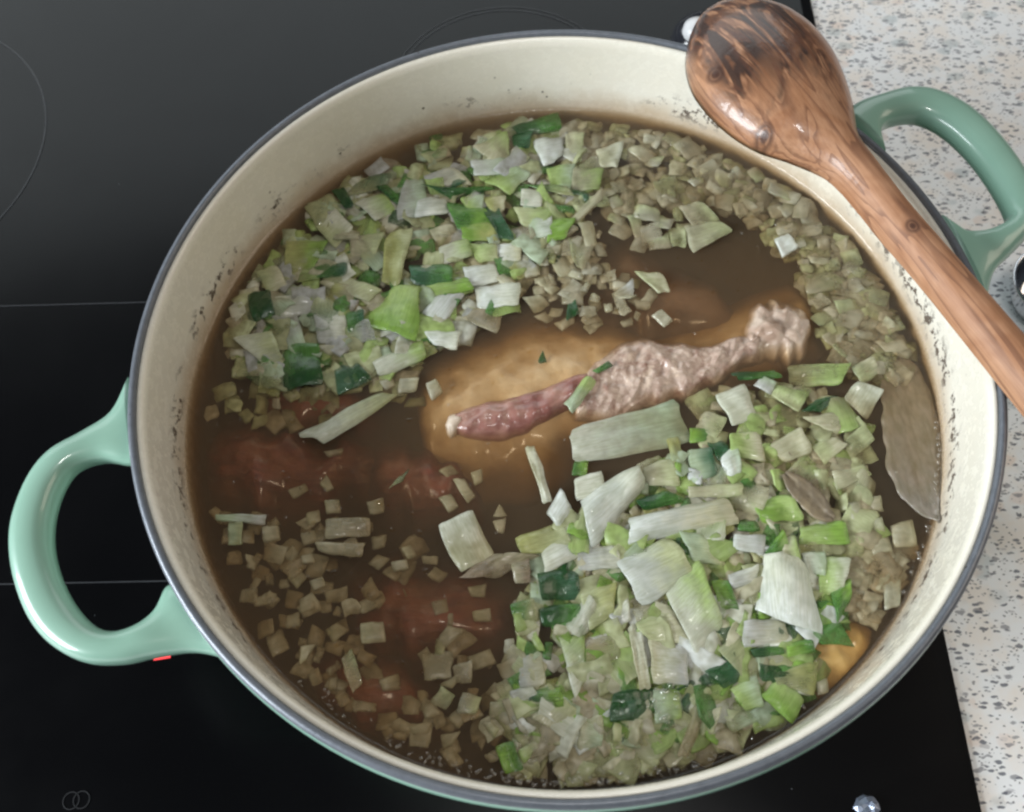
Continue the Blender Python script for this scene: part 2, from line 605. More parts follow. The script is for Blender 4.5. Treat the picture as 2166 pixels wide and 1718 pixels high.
# ------------------------------------------------------------------ setting: worktop
WT = -0.005
mesh_obj('worktop', [(-0.9, -0.6, WT), (0.9, -0.6, WT), (0.9, 0.8, WT), (-0.9, 0.8, WT),
                     (-0.9, -0.6, WT - 0.04), (0.9, -0.6, WT - 0.04), (0.9, 0.8, WT - 0.04), (-0.9, 0.8, WT - 0.04)],
         [(0, 1, 2, 3), (7, 6, 5, 4), (0, 4, 5, 1), (1, 5, 6, 2), (2, 6, 7, 3), (3, 7, 4, 0)], 'worktop', smooth=False)
tag(bpy.data.objects['worktop'], 'pale speckled kitchen worktop beside the black hob', kind='structure')

# ------------------------------------------------------------------ hob
hob = empty('hob', (-0.24, 0.08, 0))
tag(hob, 'black glass induction hob under the green casserole', 'hob')


def hobpart(name, verts, faces, mat, smooth=False):
    return mesh_obj(name, [Vector(v) - hob.location for v in verts], faces, mat, hob, smooth)


X0, X1, Y0, Y1, BV = -0.66, 0.1594, -0.24, 0.42, 0.0075
bmv = [(X0, Y0, WT + 0.0004), (X1, Y0, WT + 0.0004), (X1, Y1, WT + 0.0004), (X0, Y1, WT + 0.0004),
       (X0, Y0, -0.0035), (X1, Y0, -0.0035), (X1, Y1, -0.0035), (X0, Y1, -0.0035),
       (X0 + BV, Y0 + BV, 0), (X1 - BV, Y0 + BV, 0), (X1 - BV, Y1 - BV, 0), (X0 + BV, Y1 - BV, 0)]
hobpart('glass_panel', bmv, [(3, 2, 1, 0)] + [(a, (a + 1) % 4, (a + 1) % 4 + 4, a + 4) for a in range(4)] +
        [(a + 4, (a + 1) % 4 + 4, (a + 1) % 4 + 8, a + 8) for a in range(4)] + [(8, 9, 10, 11)], 'glass')


def flat_ring(name, cx, cy_, r0, r1, z, mat, seg=120):
    v = []
    for r in (r0, r1):
        v += [(cx + r * math.cos(2 * PI * k / seg), cy_ + r * math.sin(2 * PI * k / seg), z) for k in range(seg)]
    return hobpart(name, v, [(k, seg + k, seg + (k + 1) % seg, (k + 1) % seg) for k in range(seg)], mat)


flat_ring('zone_ring', -0.0226, 0.2246, 0.0640, 0.0645, 0.0003, 'print')
flat_ring('zone_ring', -0.0226, 0.2246, 0.0612, 0.0617, 0.0003, 'print')
flat_ring('zone_ring', -0.3791, 0.1924, 0.0994, 0.1001, 0.0003, 'print')
for yy in (0.0886, -0.0556):
    hobpart('zone_line', [(-0.50, yy - 0.0003, 0.0003), (-0.05, yy - 0.0003, 0.0003), (-0.05, yy + 0.0003, 0.0003), (-0.50, yy + 0.0003, 0.0003)], [(0, 1, 2, 3)], 'print')
for px, py in ((150, 1694), (172, 1692)):
    q = at(px, py, 0.0003)
    flat_ring('printed_mark', q.x, q.y, 0.0030, 0.0034, 0.0003, 'faint', 40)
q = at(343, 1392, 0.0004)
hobpart('indicator_light', [(q.x - 0.0035, q.y - 0.0010, 0.0004), (q.x + 0.0035, q.y + 0.0000, 0.0004), (q.x + 0.0035, q.y + 0.0011, 0.0004), (q.x - 0.0035, q.y + 0.0001, 0.0004)], [(0, 1, 2, 3)], 'red')

# ------------------------------------------------------------------ casserole
pot = empty('casserole', (0, 0, 0))
tag(pot, 'wide round green enamelled casserole with cream lining full of soup', 'casserole')
Z = RIM_Z
outer = [(0, 0.0006), (0.118, 0.0006), (0.130, 0.0022), (0.139, 0.0075), (0.1445, 0.018), (0.1475, 0.036), (0.1510, 0.066), (0.1540, Z - 0.018), (0.1556, Z - 0.0095), (0.1558, Z - 0.0058), (0.1553, Z - 0.0032), (0.1546, Z - 0.0022)]
lathe('body', outer, 'enamel', pot, 192)
rimp = [(0.1521, Z - 0.0028), (0.1520, Z - 0.0012), (0.15235, Z - 0.0004), (0.1530, Z), (0.1539, Z - 0.0001), (0.1547, Z - 0.0007), (0.1551, Z - 0.0018), (0.1550, Z - 0.0034), (0.1535, Z - 0.0042)]
lathe('rim', rimp, 'rim', pot, 192, closed=True)
inner = [(0.15215, Z - 0.0022), (0.1516, Z - 0.0016), (0.1506, Z - 0.0018), (0.1498, Z - 0.003), (0.1494, Z - 0.006), (0.1490, Z - 0.020), (0.1483, Z - 0.038), (0.1474, Z - 0.060), (0.1455, Z - 0.078), (0.140, Z - 0.089), (0.131, Z - 0.0955), (0.118, Z - 0.0975), (0.06, Z - 0.098), (0, Z - 0.098)]
lathe('lining', inner, 'lining', pot, 192)


def loft(name, pairs, ht, hb, mat, parent, zmid, n=6, seg=20, expo=2.4, cap=True, frame=None):
    """tube through (outer, inner) edge points; ht / hb heights above / below the edge level at each station"""
    A = spline([p[0] for p in pairs], n)
    B = spline([p[1] for p in pairs], n)
    T = [v.x for v in spline([(h, 0, 0) for h in ht], n)]
    U = [v.x for v in spline([(h, 0, 0) for h in hb], n)]
    vs_, fs = [], []
    S = len(A)
    for i in range(S):
        c, hw = (A[i] + B[i]) / 2, (B[i] - A[i]) / 2
        for k in range(seg):
            ph = 2 * PI * k / seg
            cx, sx = math.cos(ph), math.sin(ph)
            x = math.copysign(abs(cx) ** (2 / expo), cx)
            zz = abs(sx) ** (2 / expo)
            vs_.append(c + hw * x + Vector((0, 0, (T[i] if sx >= 0 else U[i]) * zz)))
    for i in range(S - 1):
        for k in range(seg):
            k2 = (k + 1) % seg
            fs.append((i * seg + k, i * seg + k2, (i + 1) * seg + k2, (i + 1) * seg + k))
    if cap in (True, 'start'):
        fs.append(tuple(range(seg)))
    if cap in (True, 'end'):
        fs.append(tuple((S - 1) * seg + k for k in range(seg)))
    if frame is not None:
        vs_ = [frame @ v for v in vs_]
    o = mesh_obj(name, vs_, fs, mat, parent)
    return fix_normals(o)


def P2(px, py, z):
    return at(px, py, z)


HZ = RIM_Z - 0.0085
LH = [((275, 800), (292, 985)), ((240, 872), (262, 982)), ((180, 915), (215, 975)), ((115, 955), (165, 992)), ((70, 1005), (135, 1030)), ((38, 1075), (115, 1090)),
      ((25, 1140), (112, 1150)), ((32, 1220), (125, 1210)), ((62, 1305), (150, 1265)), ((110, 1365), (180, 1305)), ((180, 1402), (212, 1330)), ((260, 1405), (250, 1337)),
      ((330, 1390), (295, 1322)), ((400, 1380), (330, 1290)), ((455, 1388), (352, 1245)), ((500, 1408), (378, 1232))]
RH = [((1780, 245), (1872, 325)), ((1812, 222), (1862, 287)), ((1860, 206), (1876, 264)), ((1916, 194), (1916, 255)), ((1973, 199), (1950, 258)), ((2030, 224), (1990, 278)),
      ((2075, 258), (2030, 312)), ((2115, 300), (2068, 355)), ((2158, 358), (2106, 412)), ((2188, 420), (2126, 452)), ((2190, 470), (2127, 470)), ((2170, 505), (2103, 487)),
      ((2137, 540), (2068, 497)), ((2105, 572), (2030, 492)), ((2090, 612), (2006, 472)), ((2088, 655), (1988, 458))]
for hp in (LH, RH):
    prs = [(P2(*a, HZ), P2(*b, HZ)) for a, b in hp]
    ht = [0.0055] * 3 + [0.0065] * 10 + [0.0055] * 3
    hb = [-0.0075] * 3 + [-0.0065] * 10 + [-0.0075] * 3
    loft('handle', prs, ht, hb, 'enamel', pot, HZ, n=5, seg=24, expo=2.5)

# ------------------------------------------------------------------ broth
def broth():
    seg, vs_, fs = 128, [], []
    prof = [(0, 0)] + [(0.1478 * k / 14, 0.0) for k in range(1, 14)] + [(0.1455, 0.0001), (0.1468, 0.0004), (0.1477, 0.0010), (0.1484, 0.0020), (0.1487, 0.0024), (0.1490, 0.0010), (0.1479, -0.02), (0.1457, -0.0367), (0.1404, -0.0477), (0.1320, -0.0543), (0.118, -0.0563), (0.0, -0.0572)]
    return lathe('broth', [(r, z) for r, z in prof], 'broth', None, seg, loc=(0, 0, SOUP_Z))


br = broth()
tag(br, 'brown translucent stock filling the casserole below the vegetables', 'soup')

# ------------------------------------------------------------------ spoon
spoon = empty('wooden_spoon', (SA.x, SA.y, RIM_Z), srz)
tag(spoon, 'brown olive wood spoon lying bowl down across the pot rim', 'spoon')
BZ = RIM_Z + 0.0022
bl = [(1502, 27), (1476, 48), (1457, 86), (1449, 140), (1462, 195), (1496, 244), (1546, 290), (1603, 324), (1668, 346), (1742, 378), (1782, 412)]
brr = [(1520, 17), (1562, 14), (1618, 22), (1672, 44), (1722, 82), (1760, 130), (1785, 185), (1800, 235), (1806, 275), (1812, 312), (1842, 354)]
hl = [(1782, 412), (1822, 460), (1860, 508), (1911, 566), (1970, 637), (2040, 725), (2118, 823), (2200, 925), (2280, 1025), (2330, 1085), (2352, 1108)]
hr = [(1842, 354), (1880, 404), (1918, 451), (1975, 515), (2035, 583), (2110, 670), (2192, 764), (2280, 866), (2362, 965), (2402, 1030), (2396, 1068)]
bpairs = [(at(*a, BZ), at(*b, BZ)) for a, b in zip(bl, brr)]
bht = [0.0015, 0.0070, 0.0120, 0.0158, 0.0178, 0.0182, 0.0172, 0.0155, 0.0138, 0.0125, 0.0118]
bhb = [0.0003, 0.0030, 0.0075, 0.0110, 0.0130, 0.0130, 0.0115, 0.0080, 0.0035, -0.0005, -0.0016]
loft('bowl', bpairs, bht, bhb, 'wood', spoon, BZ, n=8, seg=48, expo=2.15, frame=FR, cap='start')
hpairs = [(at(*a, BZ), at(*b, BZ)) for a, b in zip(hl, hr)]
loft('handle', hpairs, [0.0118, 0.0115, 0.011] + [0.0105] * 6 + [0.009, 0.004], [-0.0016] * 9 + [-0.001, 0.0], 'wood', spoon, BZ, n=8, seg=48, expo=2.15, frame=FR, cap='end')

# ------------------------------------------------------------------ vegetables: colours
C = dict(
    white=(0.76, 0.78, 0.66), bwhite=(0.82, 0.86, 0.83), lilac=(0.56, 0.57, 0.55), pale=(0.57, 0.61, 0.35), cream=(0.62, 0.60, 0.42), paleg=(0.42, 0.56, 0.19), mint=(0.52, 0.63, 0.45),
    yellow=(0.47, 0.48, 0.18), lime=(0.27, 0.46, 0.08), green=(0.10, 0.25, 0.055), dgreen=(0.020, 0.090, 0.022), teal=(0.06, 0.16, 0.085),
    beige=(0.50, 0.45, 0.31), onion=(0.58, 0.56, 0.43), olive=(0.40, 0.41, 0.22), tan=(0.44, 0.36, 0.22), skin=(0.34, 0.26, 0.18), film=(0.43, 0.36, 0.27), film2=(0.33, 0.285, 0.24))
REG = dict(A=(400, 230, 2.3956), B=(1150, 230, 2.3956), C=(380, 900, 2.25), D=(1050, 800, 1.921), S=(0, 0, 1.0))


def patch_mesh(corners, thick, curve, nu, nv, wob, rough, seed):
    """thin bent slab over a quad (local coordinates), with rounded edges"""
    a, b, c, d = corners
    span = ((b - a).length + (c - d).length + (d - a).length + (c - b).length) / 4
    vs_, fs = [], []

    def pt(u, v):
        p = a * (1 - u) * (1 - v) + b * u * (1 - v) + c * u * v + d * (1 - u) * v
        e = wob * span
        nz = Vector((noise.noise(Vector((u * 3.1 + seed, v * 3.1, 1.3))), noise.noise(Vector((u * 3.1, v * 3.1 + seed, 7.7))), 0))
        return p + nz * e

    def hz(u, v):
        return curve * span * (1 - (2 * v - 1) ** 2) + rough * span * noise.noise(Vector((u * 2.3 + seed, v * 2.3, 3.1)))
    top, bot = {}, {}
    ctr = (a + b + c + d) / 4
    for i in range(nu + 1):
        for j in range(nv + 1):
            u, v = i / nu, j / nv
            p, h = pt(u, v), hz(u, v)
            edge = i in (0, nu) or j in (0, nv)
            corner = i in (0, nu) and j in (0, nv)
            q = p + (ctr - p) * (0.05 if corner else 0.0)
            s = min(0.35 * thick, 0.06 * span)
            dirc = (ctr - q)
            dirc = dirc / max(dirc.length, 1e-6)
            t = q + dirc * (s if edge else 0)
            top[i, j] = len(vs_)
            vs_.append((t.x, t.y, h - (0.12 * thick if edge else 0)))
            bot[i, j] = len(vs_)
            vs_.append((t.x, t.y, h - thick + (0.12 * thick if edge else 0)))
    for i in range(nu):
        for j in range(nv):
            fs.append((top[i, j], top[i + 1, j], top[i + 1, j + 1], top[i, j + 1]))
            fs.append((bot[i, j], bot[i, j + 1], bot[i + 1, j + 1], bot[i + 1, j]))
    loop = [(i, 0) for i in range(nu)] + [(nu, j) for j in range(nv)] + [(i, nv) for i in range(nu, 0, -1)] + [(0, j) for j in range(nv, 0, -1)]
    mid = {}
    for (i, j) in loop:
        u, v = i / nu, j / nv
        p = pt(u, v)
        q = p + (ctr - p) * (0.04 if (i in (0, nu) and j in (0, nv)) else 0.0)
        mid[i, j] = len(vs_)
        vs_.append((q.x, q.y, hz(u, v) - thick * 0.5))
    L = len(loop)
    for k in range(L):
        p, q = loop[k], loop[(k + 1) % L]
        fs.append((top[p], mid[p], mid[q], top[q]))
        fs.append((mid[p], bot[p], bot[q], mid[q]))
    return vs_, fs


PIECES = []


def piece(name, reg, quad, col, tip=None, h=0.5, thick=1.6, curve=0.0, mat='leek', clear=0.12, label=None, cat='leek', group=None, wob=0.055, rough=0.09, tilt=2.0, nu=8, nv=7, grow=1.12):
    ox, oy, s = REG[reg]
    W = [at(ox + x / s, oy + y / s, SOUP_Z) for x, y in quad]
    ctr = (W[0] + W[1] + W[2] + W[3]) / 4
    e = (W[1] - W[0]) + (W[2] - W[3])
    rz = math.atan2(e.y, e.x)
    RM = Matrix.Rotation(-rz, 3, 'Z')
    loc = [RM @ ((p - ctr) * grow) for p in W]
    seed = random.random() * 50
    v, f = patch_mesh(loc, thick * 1e-3, curve, nu, nv, wob, rough, seed)
    zz = SOUP_Z + h * 1e-3
    # keep the piece at its place in the photograph at its own level
    o = mesh_obj(name, v, f, mat, None, True, (ctr.x, ctr.y, zz), rz)
    fix_normals(o)
    o.rotation_euler = (math.radians(random.gauss(0, tilt)), math.radians(random.gauss(0, tilt)), rz)
    c = C[col]
    j = 1 + random.uniform(-0.08, 0.08)
    o.color = (c[0] * j, c[1] * j, c[2] * j, 1)
    o['tip'] = [float(x) for x in C[tip or col]]
    o['clear'] = float(clear)
    if label:
        tag(o, label, cat, group)
    PIECES.append((ctr.x, ctr.y, max((p - ctr).length for p in W)))
    return o


LK, LF = 'leek_piece', 'leek_leaf'
ONE = [
    # (name, region, quad, colour, tip, height, thickness, curve, material, label)
    (LK, 'D', [(320, 215), (705, 92), (772, 250), (340, 340)], 'white', 'mint', 0.3, 1.6, 0.02, 'leek', 'large pale striped leek square floating just below the meat'),
    (LK, 'D', [(1060, 940), (1092, 728), (1240, 738), (1312, 1030)], 'bwhite', 'white', 3.2, 2.2, 0.12, 'leek', 'biggest white wedge-shaped leek piece among the greens near the lower right'),
    (LK, 'D', [(500, 740), (700, 655), (800, 790), (600, 915)], 'bwhite', 'pale', 2.6, 2.4, 0.10, 'leek', 'large glossy white leek piece in the middle of the lower leek heap'),
    (LK, 'D', [(690, 850), (825, 755), (912, 1000), (815, 1130)], 'white', 'paleg', 1.6, 2.0, 0.12, 'leek', 'long white to yellow-green leek slab under the glossy white piece'),
    (LK, 'D', [(345, 500), (560, 365), (598, 450), (400, 680)], 'bwhite', 'white', 3.0, 2.2, 0.15, 'leek', 'white leek slab with rounded tip pointing up at the striped square'),
    (LK, 'D', [(560, 575), (905, 490), (965, 590), (560, 675)], 'bwhite', 'cream', 3.6, 1.8, 0.10, 'leek', 'long curved white leek strip lying over a dark green leaf'),
    (LK, 'D', [(320, 410), (424, 380), (440, 462), (330, 492)], 'white', 'white', 1.2, 1.8, 0.05, 'leek', 'small white leek square left of the white slab tip'),
    (LK, 'D', [(208, 545), (258, 448), (304, 540), (250, 605)], 'bwhite', 'bwhite', 3.2, 4.0, 0.12, 'leek', 'small bright white lump at the foot of the thin leek strip'),
    (LK, 'D', [(120, 288), (158, 288), (224, 490), (186, 494)], 'cream', 'white', 2.2, 2.2, 0.15, 'leek', 'thin pale leek strip standing over the dark stock'),
    (LK, 'D', [(80, 650), (262, 588), (302, 690), (110, 712)], 'yellow', 'pale', 0.8, 1.8, 0.06, 'leek', 'yellow-green leek piece beside the brown onion skin'),
    (LK, 'D', [(190, 715), (330, 598), (385, 700), (205, 785)], 'white', 'bwhite', 1.2, 1.8, 0.05, 'leek', 'streaky white leek piece just above the dark green square'),
    (LK, 'D', [(330, 690), (480, 680), (500, 770), (340, 780)], 'lilac', 'white', 0.8, 1.6, 0.05, 'leek', 'greyish leek piece between the streaky white piece and the glossy white one'),
    (LF, 'D', [(170, 800), (322, 768), (332, 888), (190, 905)], 'dgreen', 'teal', 1.8, 1.6, 0.12, 'leaf', 'dark green ribbed leek leaf square at the edge of the lower heap'),
    (LK, 'D', [(345, 870), (485, 838), (470, 960), (378, 1020)], 'pale', 'yellow', 2.0, 2.0, 0.08, 'leek', 'yellow-green leek piece with ragged white edge beside the dark green square'),
    (LK, 'D', [(455, 950), (530, 895), (545, 980), (490, 1012)], 'lilac', 'white', 1.8, 2.2, 0.10, 'leek', 'small shiny greyish leek piece beside the ragged yellow-green one'),
    (LK, 'D', [(535, 1022), (582, 1000), (625, 1248), (580, 1256)], 'cream', 'white', 2.6, 2.4, 0.08, 'leek', 'narrow upright white leek strip in the lower heap'),
    (LK, 'D', [(622, 1050), (765, 1085), (772, 1240), (640, 1235)], 'cream', 'lilac', 1.6, 1.8, 0.08, 'leek', 'beige leek piece with brown specks beside the narrow white strip'),
    (LK, 'D', [(570, 1002), (690, 938), (792, 1072), (622, 1062)], 'pale', 'cream', 2.0, 1.8, 0.08, 'leek', 'pale leek flap above the beige piece with specks'),
    (LF, 'D', [(470, 1390), (482, 1285), (640, 1270), (642, 1382)], 'dgreen', 'dgreen', 1.6, 1.6, 0.06, 'leaf', 'dark green ribbed leek leaf with bubbles on it, near the front wall'),
    (LK, 'D', [(640, 1270), (732, 1280), (752, 1382), (650, 1402)], 'mint', 'paleg', 1.2, 1.6, 0.06, 'leek', 'pale green leek end under a cluster of bubbles'),
    (LF, 'D', [(850, 1195), (960, 1108), (985, 1222), (932, 1262)], 'dgreen', 'teal', 1.8, 1.6, 0.10, 'leaf', 'dark green leek leaf between the beige piece and the lime square'),
    (LK, 'D', [(1080, 1292), (1150, 1228), (1244, 1300), (1202, 1402)], 'lime', 'paleg', 1.4, 1.8, 0.06, 'leek', 'lime green leek square close to the front right wall'),
    (LK, 'D', [(950, 1262), (1052, 1200), (1082, 1330), (1010, 1342)], 'paleg', 'mint', 1.2, 1.8, 0.08, 'leek', 'pale green leek piece left of the lime square'),
    (LK, 'D', [(1030, 490), (1190, 478), (1242, 570), (1090, 582)], 'lime', 'paleg', 1.4, 1.8, 0.05, 'leek', 'bright lime green leek square beside the grey-brown leaf'),
    (LK, 'D', [(1110, 280), (1232, 208), (1278, 300), (1180, 335)], 'cream', 'cream', 1.2, 2.4, 0.02, 'leek', 'cream leek square above the grey-brown leaf'),
    (LF, 'D', [(570, 502), (682, 458), (762, 500), (600, 535)], 'dgreen', 'green', 1.6, 1.2, 0.10, 'leaf', 'dark green leaf tucked above the long curved white strip'),
    (LK, 'D', [(1092, 712), (1162, 618), (1184, 690), (1130, 722)], 'green', 'lime', 3.4, 1.2, 0.1, 'leaf', 'green leaf tip at the top of the biggest white wedge'),
    (LK, 'D', [(1160, 640), (1212, 640), (1234, 742), (1170, 742)], 'cream', 'paleg', 3.0, 1.8, 0.1, 'leek', 'small yellowish leek sliver beside the green leaf tip'),
    (LK, 'D', [(1242, 710), (1334, 708), (1332, 805), (1262, 782)], 'white', 'mint', 2.2, 1.8, 0.08, 'leek', 'white leek piece touching the right side of the biggest white wedge'),
    (LK, 'D', [(1320, 722), (1432, 742), (1402, 862), (1318, 882)], 'paleg', 'white', 1.4, 1.6, 0.08, 'leek', 'pale green leek piece right of the biggest white wedge'),
    (LF, 'D', [(1362, 870), (1432, 818), (1442, 900), (1388, 992)], 'green', 'lime', 1.2, 1.4, 0.1, 'leaf', 'bright green leaf piece near the orange fat'),
    (LF, 'D', [(876, 830), (940, 826), (984, 940), (908, 932)], 'lime', 'green', 1.8, 1.4, 0.08, 'leaf', 'lime green leaf piece left of the biggest white wedge'),
    (LK, 'D', [(1130, 1202), (1302, 1150), (1282, 1282), (1150, 1252)], 'olive', 'yellow', 0.6, 1.6, 0.05, 'leek', 'olive yellow leek piece beside the orange fat'),
    (LF, 'D', [(1180, 1082), (1272, 1058), (1294, 1112), (1190, 1132)], 'lime', 'green', 1.4, 1.2, 0.1, 'leaf', 'bright green leaf directly above the olive yellow piece'),
    (LF, 'D', [(1030, 1100), (1152, 1088), (1164, 1122), (1050, 1134)], 'dgreen', 'green', 1.6, 1.2, 0.1, 'leaf', 'narrow dark green leaf under the beige piece near the orange fat'),
    (LK, 'D', [(1008, 992), (1162, 988), (1192, 1082), (1010, 1092)], 'lilac', 'cream', 1.6, 1.6, 0.04, 'leek', 'greyish beige leek piece below the biggest white wedge'),
    (LK, 'D', [(968, 640), (1092, 638), (1084, 712), (968, 692)], 'bwhite', 'lilac', 2.2, 1.8, 0.05, 'leek', 'bluish white leek piece below the end of the long curved strip'),
    (LK, 'D', [(750, 630), (882, 648), (924, 752), (800, 742)], 'mint', 'pale', 1.4, 1.6, 0.05, 'leek', 'pale green leek piece below the long curved strip'),
    (LK, 'D', [(1242, 602), (1402, 588), (1434, 672), (1240, 672)], 'paleg', 'lime', 1.0, 1.6, 0.08, 'leek', 'light green veined leek piece below the grey-brown leaf'),
    (LK, 'D', [(945, 802), (1062, 758), (1052, 832), (960, 852)], 'lilac', 'white', 2.4, 1.8, 0.1, 'leek', 'small pinkish white leek piece left of the biggest white wedge'),
    (LK, 'D', [(598, 362), (722, 328), (742, 432), (620, 432)], 'cream', 'pale', 1.6, 1.8, 0.05, 'leek', 'yellowish leek piece under the large striped square'),
    (LK, 'D', [(778, 300), (872, 288), (892, 392), (800, 412)], 'mint', 'teal', 1.4, 1.6, 0.05, 'leek', 'green flecked white leek piece beside a dark green leaf'),
    (LK, 'D', [(950, 230), (1064, 220), (1092, 332), (960, 312)], 'paleg', 'cream', 1.2, 1.8, 0.05, 'leek', 'pale green leek piece left of the cream square'),
    (LK, 'D', [(908, 320), (982, 278), (994, 382), (940, 402)], 'bwhite', 'mint', 1.8, 1.8, 0.08, 'leek', 'small foamy white leek piece below the pale green one'),
    (LK, 'D', [(790, 440), (990, 428), (988, 480), (790, 482)], 'cream', 'pale', 2.2, 2.0, 0.08, 'leek', 'long pale yellow leek strip above the long curved white strip'),
    (LF, 'D', [(788, 202), (862, 208), (854, 252), (790, 262)], 'lime', 'green', 1.0, 1.2, 0.05, 'leaf', 'small bright green leaf at the corner of the striped square'),
    (LF, 'D', [(858, 258), (934, 258), (952, 322), (900, 334)], 'dgreen', 'teal', 1.0, 1.2, 0.05, 'leaf', 'dark green leaf between the striped square and the pale green piece'),
    (LF, 'D', [(318, 340), (372, 330), (364, 392), (308, 392)], 'green', 'lime', 0.8, 1.2, 0.05, 'leaf', 'small green leaf at the lower corner of the striped square'),
    (LK, 'B', [(878, 1460), (1012, 1398), (1074, 1552), (958, 1602)], 'white', 'white', 1.4, 2.0, 0.06, 'leek', 'white striped leek piece right of the large striped square'),
    (LK, 'B', [(1140, 1440), (1182, 1398), (1334, 1442), (1282, 1532)], 'pale', 'paleg', 0.8, 2.0, 0.05, 'leek', 'pale leek piece with dark outline left of the narrow dark leaf'),
    (LK, 'B', [(1066, 1400), (1112, 1358), (1174, 1390), (1150, 1444)], 'lilac', 'mint', 1.6, 1.6, 0.08, 'leek', 'small foamy greyish leek piece below the knuckle'),
    (LF, 'B', [(1308, 1534), (1380, 1478), (1484, 1458), (1402, 1534)], 'dgreen', 'dgreen', 1.4, 1.0, 0.10, 'leaf', 'narrow dark green leaf near the bay leaf'),
    (LK, 'B', [(1528, 1462), (1590, 1388), (1712, 1430), (1642, 1562)], 'cream', 'white', 0.8, 2.2, 0.02, 'leek', 'pale leek square right of the narrow dark green leaf'),
    (LK, 'B', [(1566, 1312), (1662, 1258), (1704, 1332), (1620, 1392)], 'pale', 'cream', 0.2, 2.0, 0.02, 'leek', 'dull pale leek square above the one beside the bay leaf'),
    (LK, 'B', [(1318, 1572), (1532, 1528), (1492, 1642), (1400, 1612)], 'cream', 'cream', 1.0, 1.6, 0.04, 'leek', 'pale three-cornered leek piece below the narrow dark green leaf'),
    (LK, 'B', [(1250, 1292), (1542, 1308), (1482, 1402), (1268, 1392)], 'olive', 'paleg', -0.2, 1.6, 0.03, 'leek', 'dull green leek piece above the narrow dark green leaf'),
    (LF, 'B', [(958, 1342), (1152, 1328), (1194, 1362), (1000, 1374)], 'dgreen', 'green', 0.8, 1.2, 0.08, 'leaf', 'dark green leaf strip directly below the meat knuckle'),
    (LK, 'D', [(1282, 272), (1362, 238), (1424, 272), (1340, 342)], 'pale', 'cream', 0.4, 2.0, 0.03, 'leek', 'pale leek square right of the cream one'),
    (LK, 'D', [(1420, 252), (1492, 188), (1534, 250), (1450, 322)], 'olive', 'pale', -0.2, 2.0, 0.03, 'leek', 'dull leek square beside the bay leaf edge'),
    (LK, 'D', [(1368, 382), (1482, 348), (1524, 392), (1390, 452)], 'cream', 'pale', 0.4, 2.2, 0.03, 'leek', 'pale yellow leek block right of the grey-brown leaf'),
    (LK, 'D', [(258, 1062), (352, 1040), (364, 1190), (318, 1292)], 'white', 'paleg', 0.8, 1.8, 0.08, 'leek', 'white to green pointed leek piece left of the narrow white strip'),
    (LK, 'D', [(88, 1132), (182, 1118), (192, 1242), (100, 1252)], 'lilac', 'cream', 0.8, 2.2, 0.05, 'leek', 'greyish leek block by the red meat in the lower heap'),
    (LK, 'D', [(58, 1272), (142, 1250), (174, 1302), (80, 1342)], 'lilac', 'white', 0.8, 1.8, 0.06, 'leek', 'small greyish white leek piece below the greyish block'),
    (LK, 'D', [(148, 1382), (240, 1288), (324, 1350), (302, 1452)], 'cream', 'pale', 1.0, 2.2, 0.06, 'leek', 'cream leek piece with a glint, near the front wall'),
    (LK, 'D', [(328, 1392), (424, 1368), (434, 1462), (350, 1482)], 'pale', 'cream', 0.6, 2.2, 0.05, 'leek', 'pale leek block left of the bubbly dark green leaf'),
    (LF, 'D', [(-2, 1500), (62, 1478), (104, 1582), (38, 1604)], 'lime', 'green', 0.6, 1.4, 0.08, 'leaf', 'green leek leaf close to the front wall'),
    (LK, 'D', [(88, 1512), (152, 1478), (174, 1502), (110, 1564)], 'paleg', 'cream', 0.6, 1.6, 0.05, 'leek', 'small pale green piece right of the green leaf by the front wall'),
    (LK, 'D', [(738, 1532), (808, 1282), (882, 1250), (792, 1522)], 'tan', 'olive', 0.8, 1.6, 0.08, 'leek', 'long brownish leek ribbon pointing at the front wall'),
    (LK, 'D', [(832, 1372), (912, 1338), (882, 1442), (828, 1452)], 'pale', 'cream', 1.4, 2.0, 0.06, 'leek', 'pale leek bit lying on the brownish ribbon'),
    (LK, 'D', [(360, 1060), (480, 1030), (500, 1150), (380, 1180)], 'tan', 'olive', 0.2, 2.0, 0.05, 'leek', 'brownish leek piece left of the narrow white strip'),
    (LK, 'D', [(410, 1200), (480, 1190), (490, 1260), (420, 1290)], 'olive', 'pale', 0.2, 2.0, 0.05, 'leek', 'olive leek bit above the bubbly dark green leaf'),
    (LF, 'D', [(60, 920), (150, 900), (170, 980), (80, 1000)], 'green', 'olive', 0.0, 1.4, 0.08, 'leaf', 'soft green leaf left below the dark green ribbed square'),
    (LF, 'D', [(180, 930), (330, 920), (340, 1010), (190, 1000)], 'dgreen', 'green', -0.6, 1.4, 0.08, 'leaf', 'sunken dark green leaf below the dark green ribbed square'),
    # upper left heap
    (LK, 'A', [(1392, 805), (1545, 788), (1566, 868), (1430, 902)], 'bwhite', 'white', 1.2, 1.8, 0.03, 'leek', 'bluish white striped leek piece above the orange fat'),
    (LK, 'A', [(1448, 895), (1668, 888), (1662, 998), (1470, 1004)], 'bwhite', 'white', 1.6, 2.0, 0.03, 'leek', 'white leek square at the top edge of the orange fat'),
    (LK, 'A', [(1182, 1032), (1260, 952), (1390, 952), (1288, 1078)], 'bwhite', 'lilac', 2.2, 2.2, 0.08, 'leek', 'greyish white leek diamond over dark stock'),
    (LK, 'A', [(1192, 1132), (1372, 1128), (1352, 1222), (1240, 1192)], 'bwhite', 'white', 2.6, 2.6, 0.05, 'leek', 'small bright white leek chip at the left edge of the fat'),
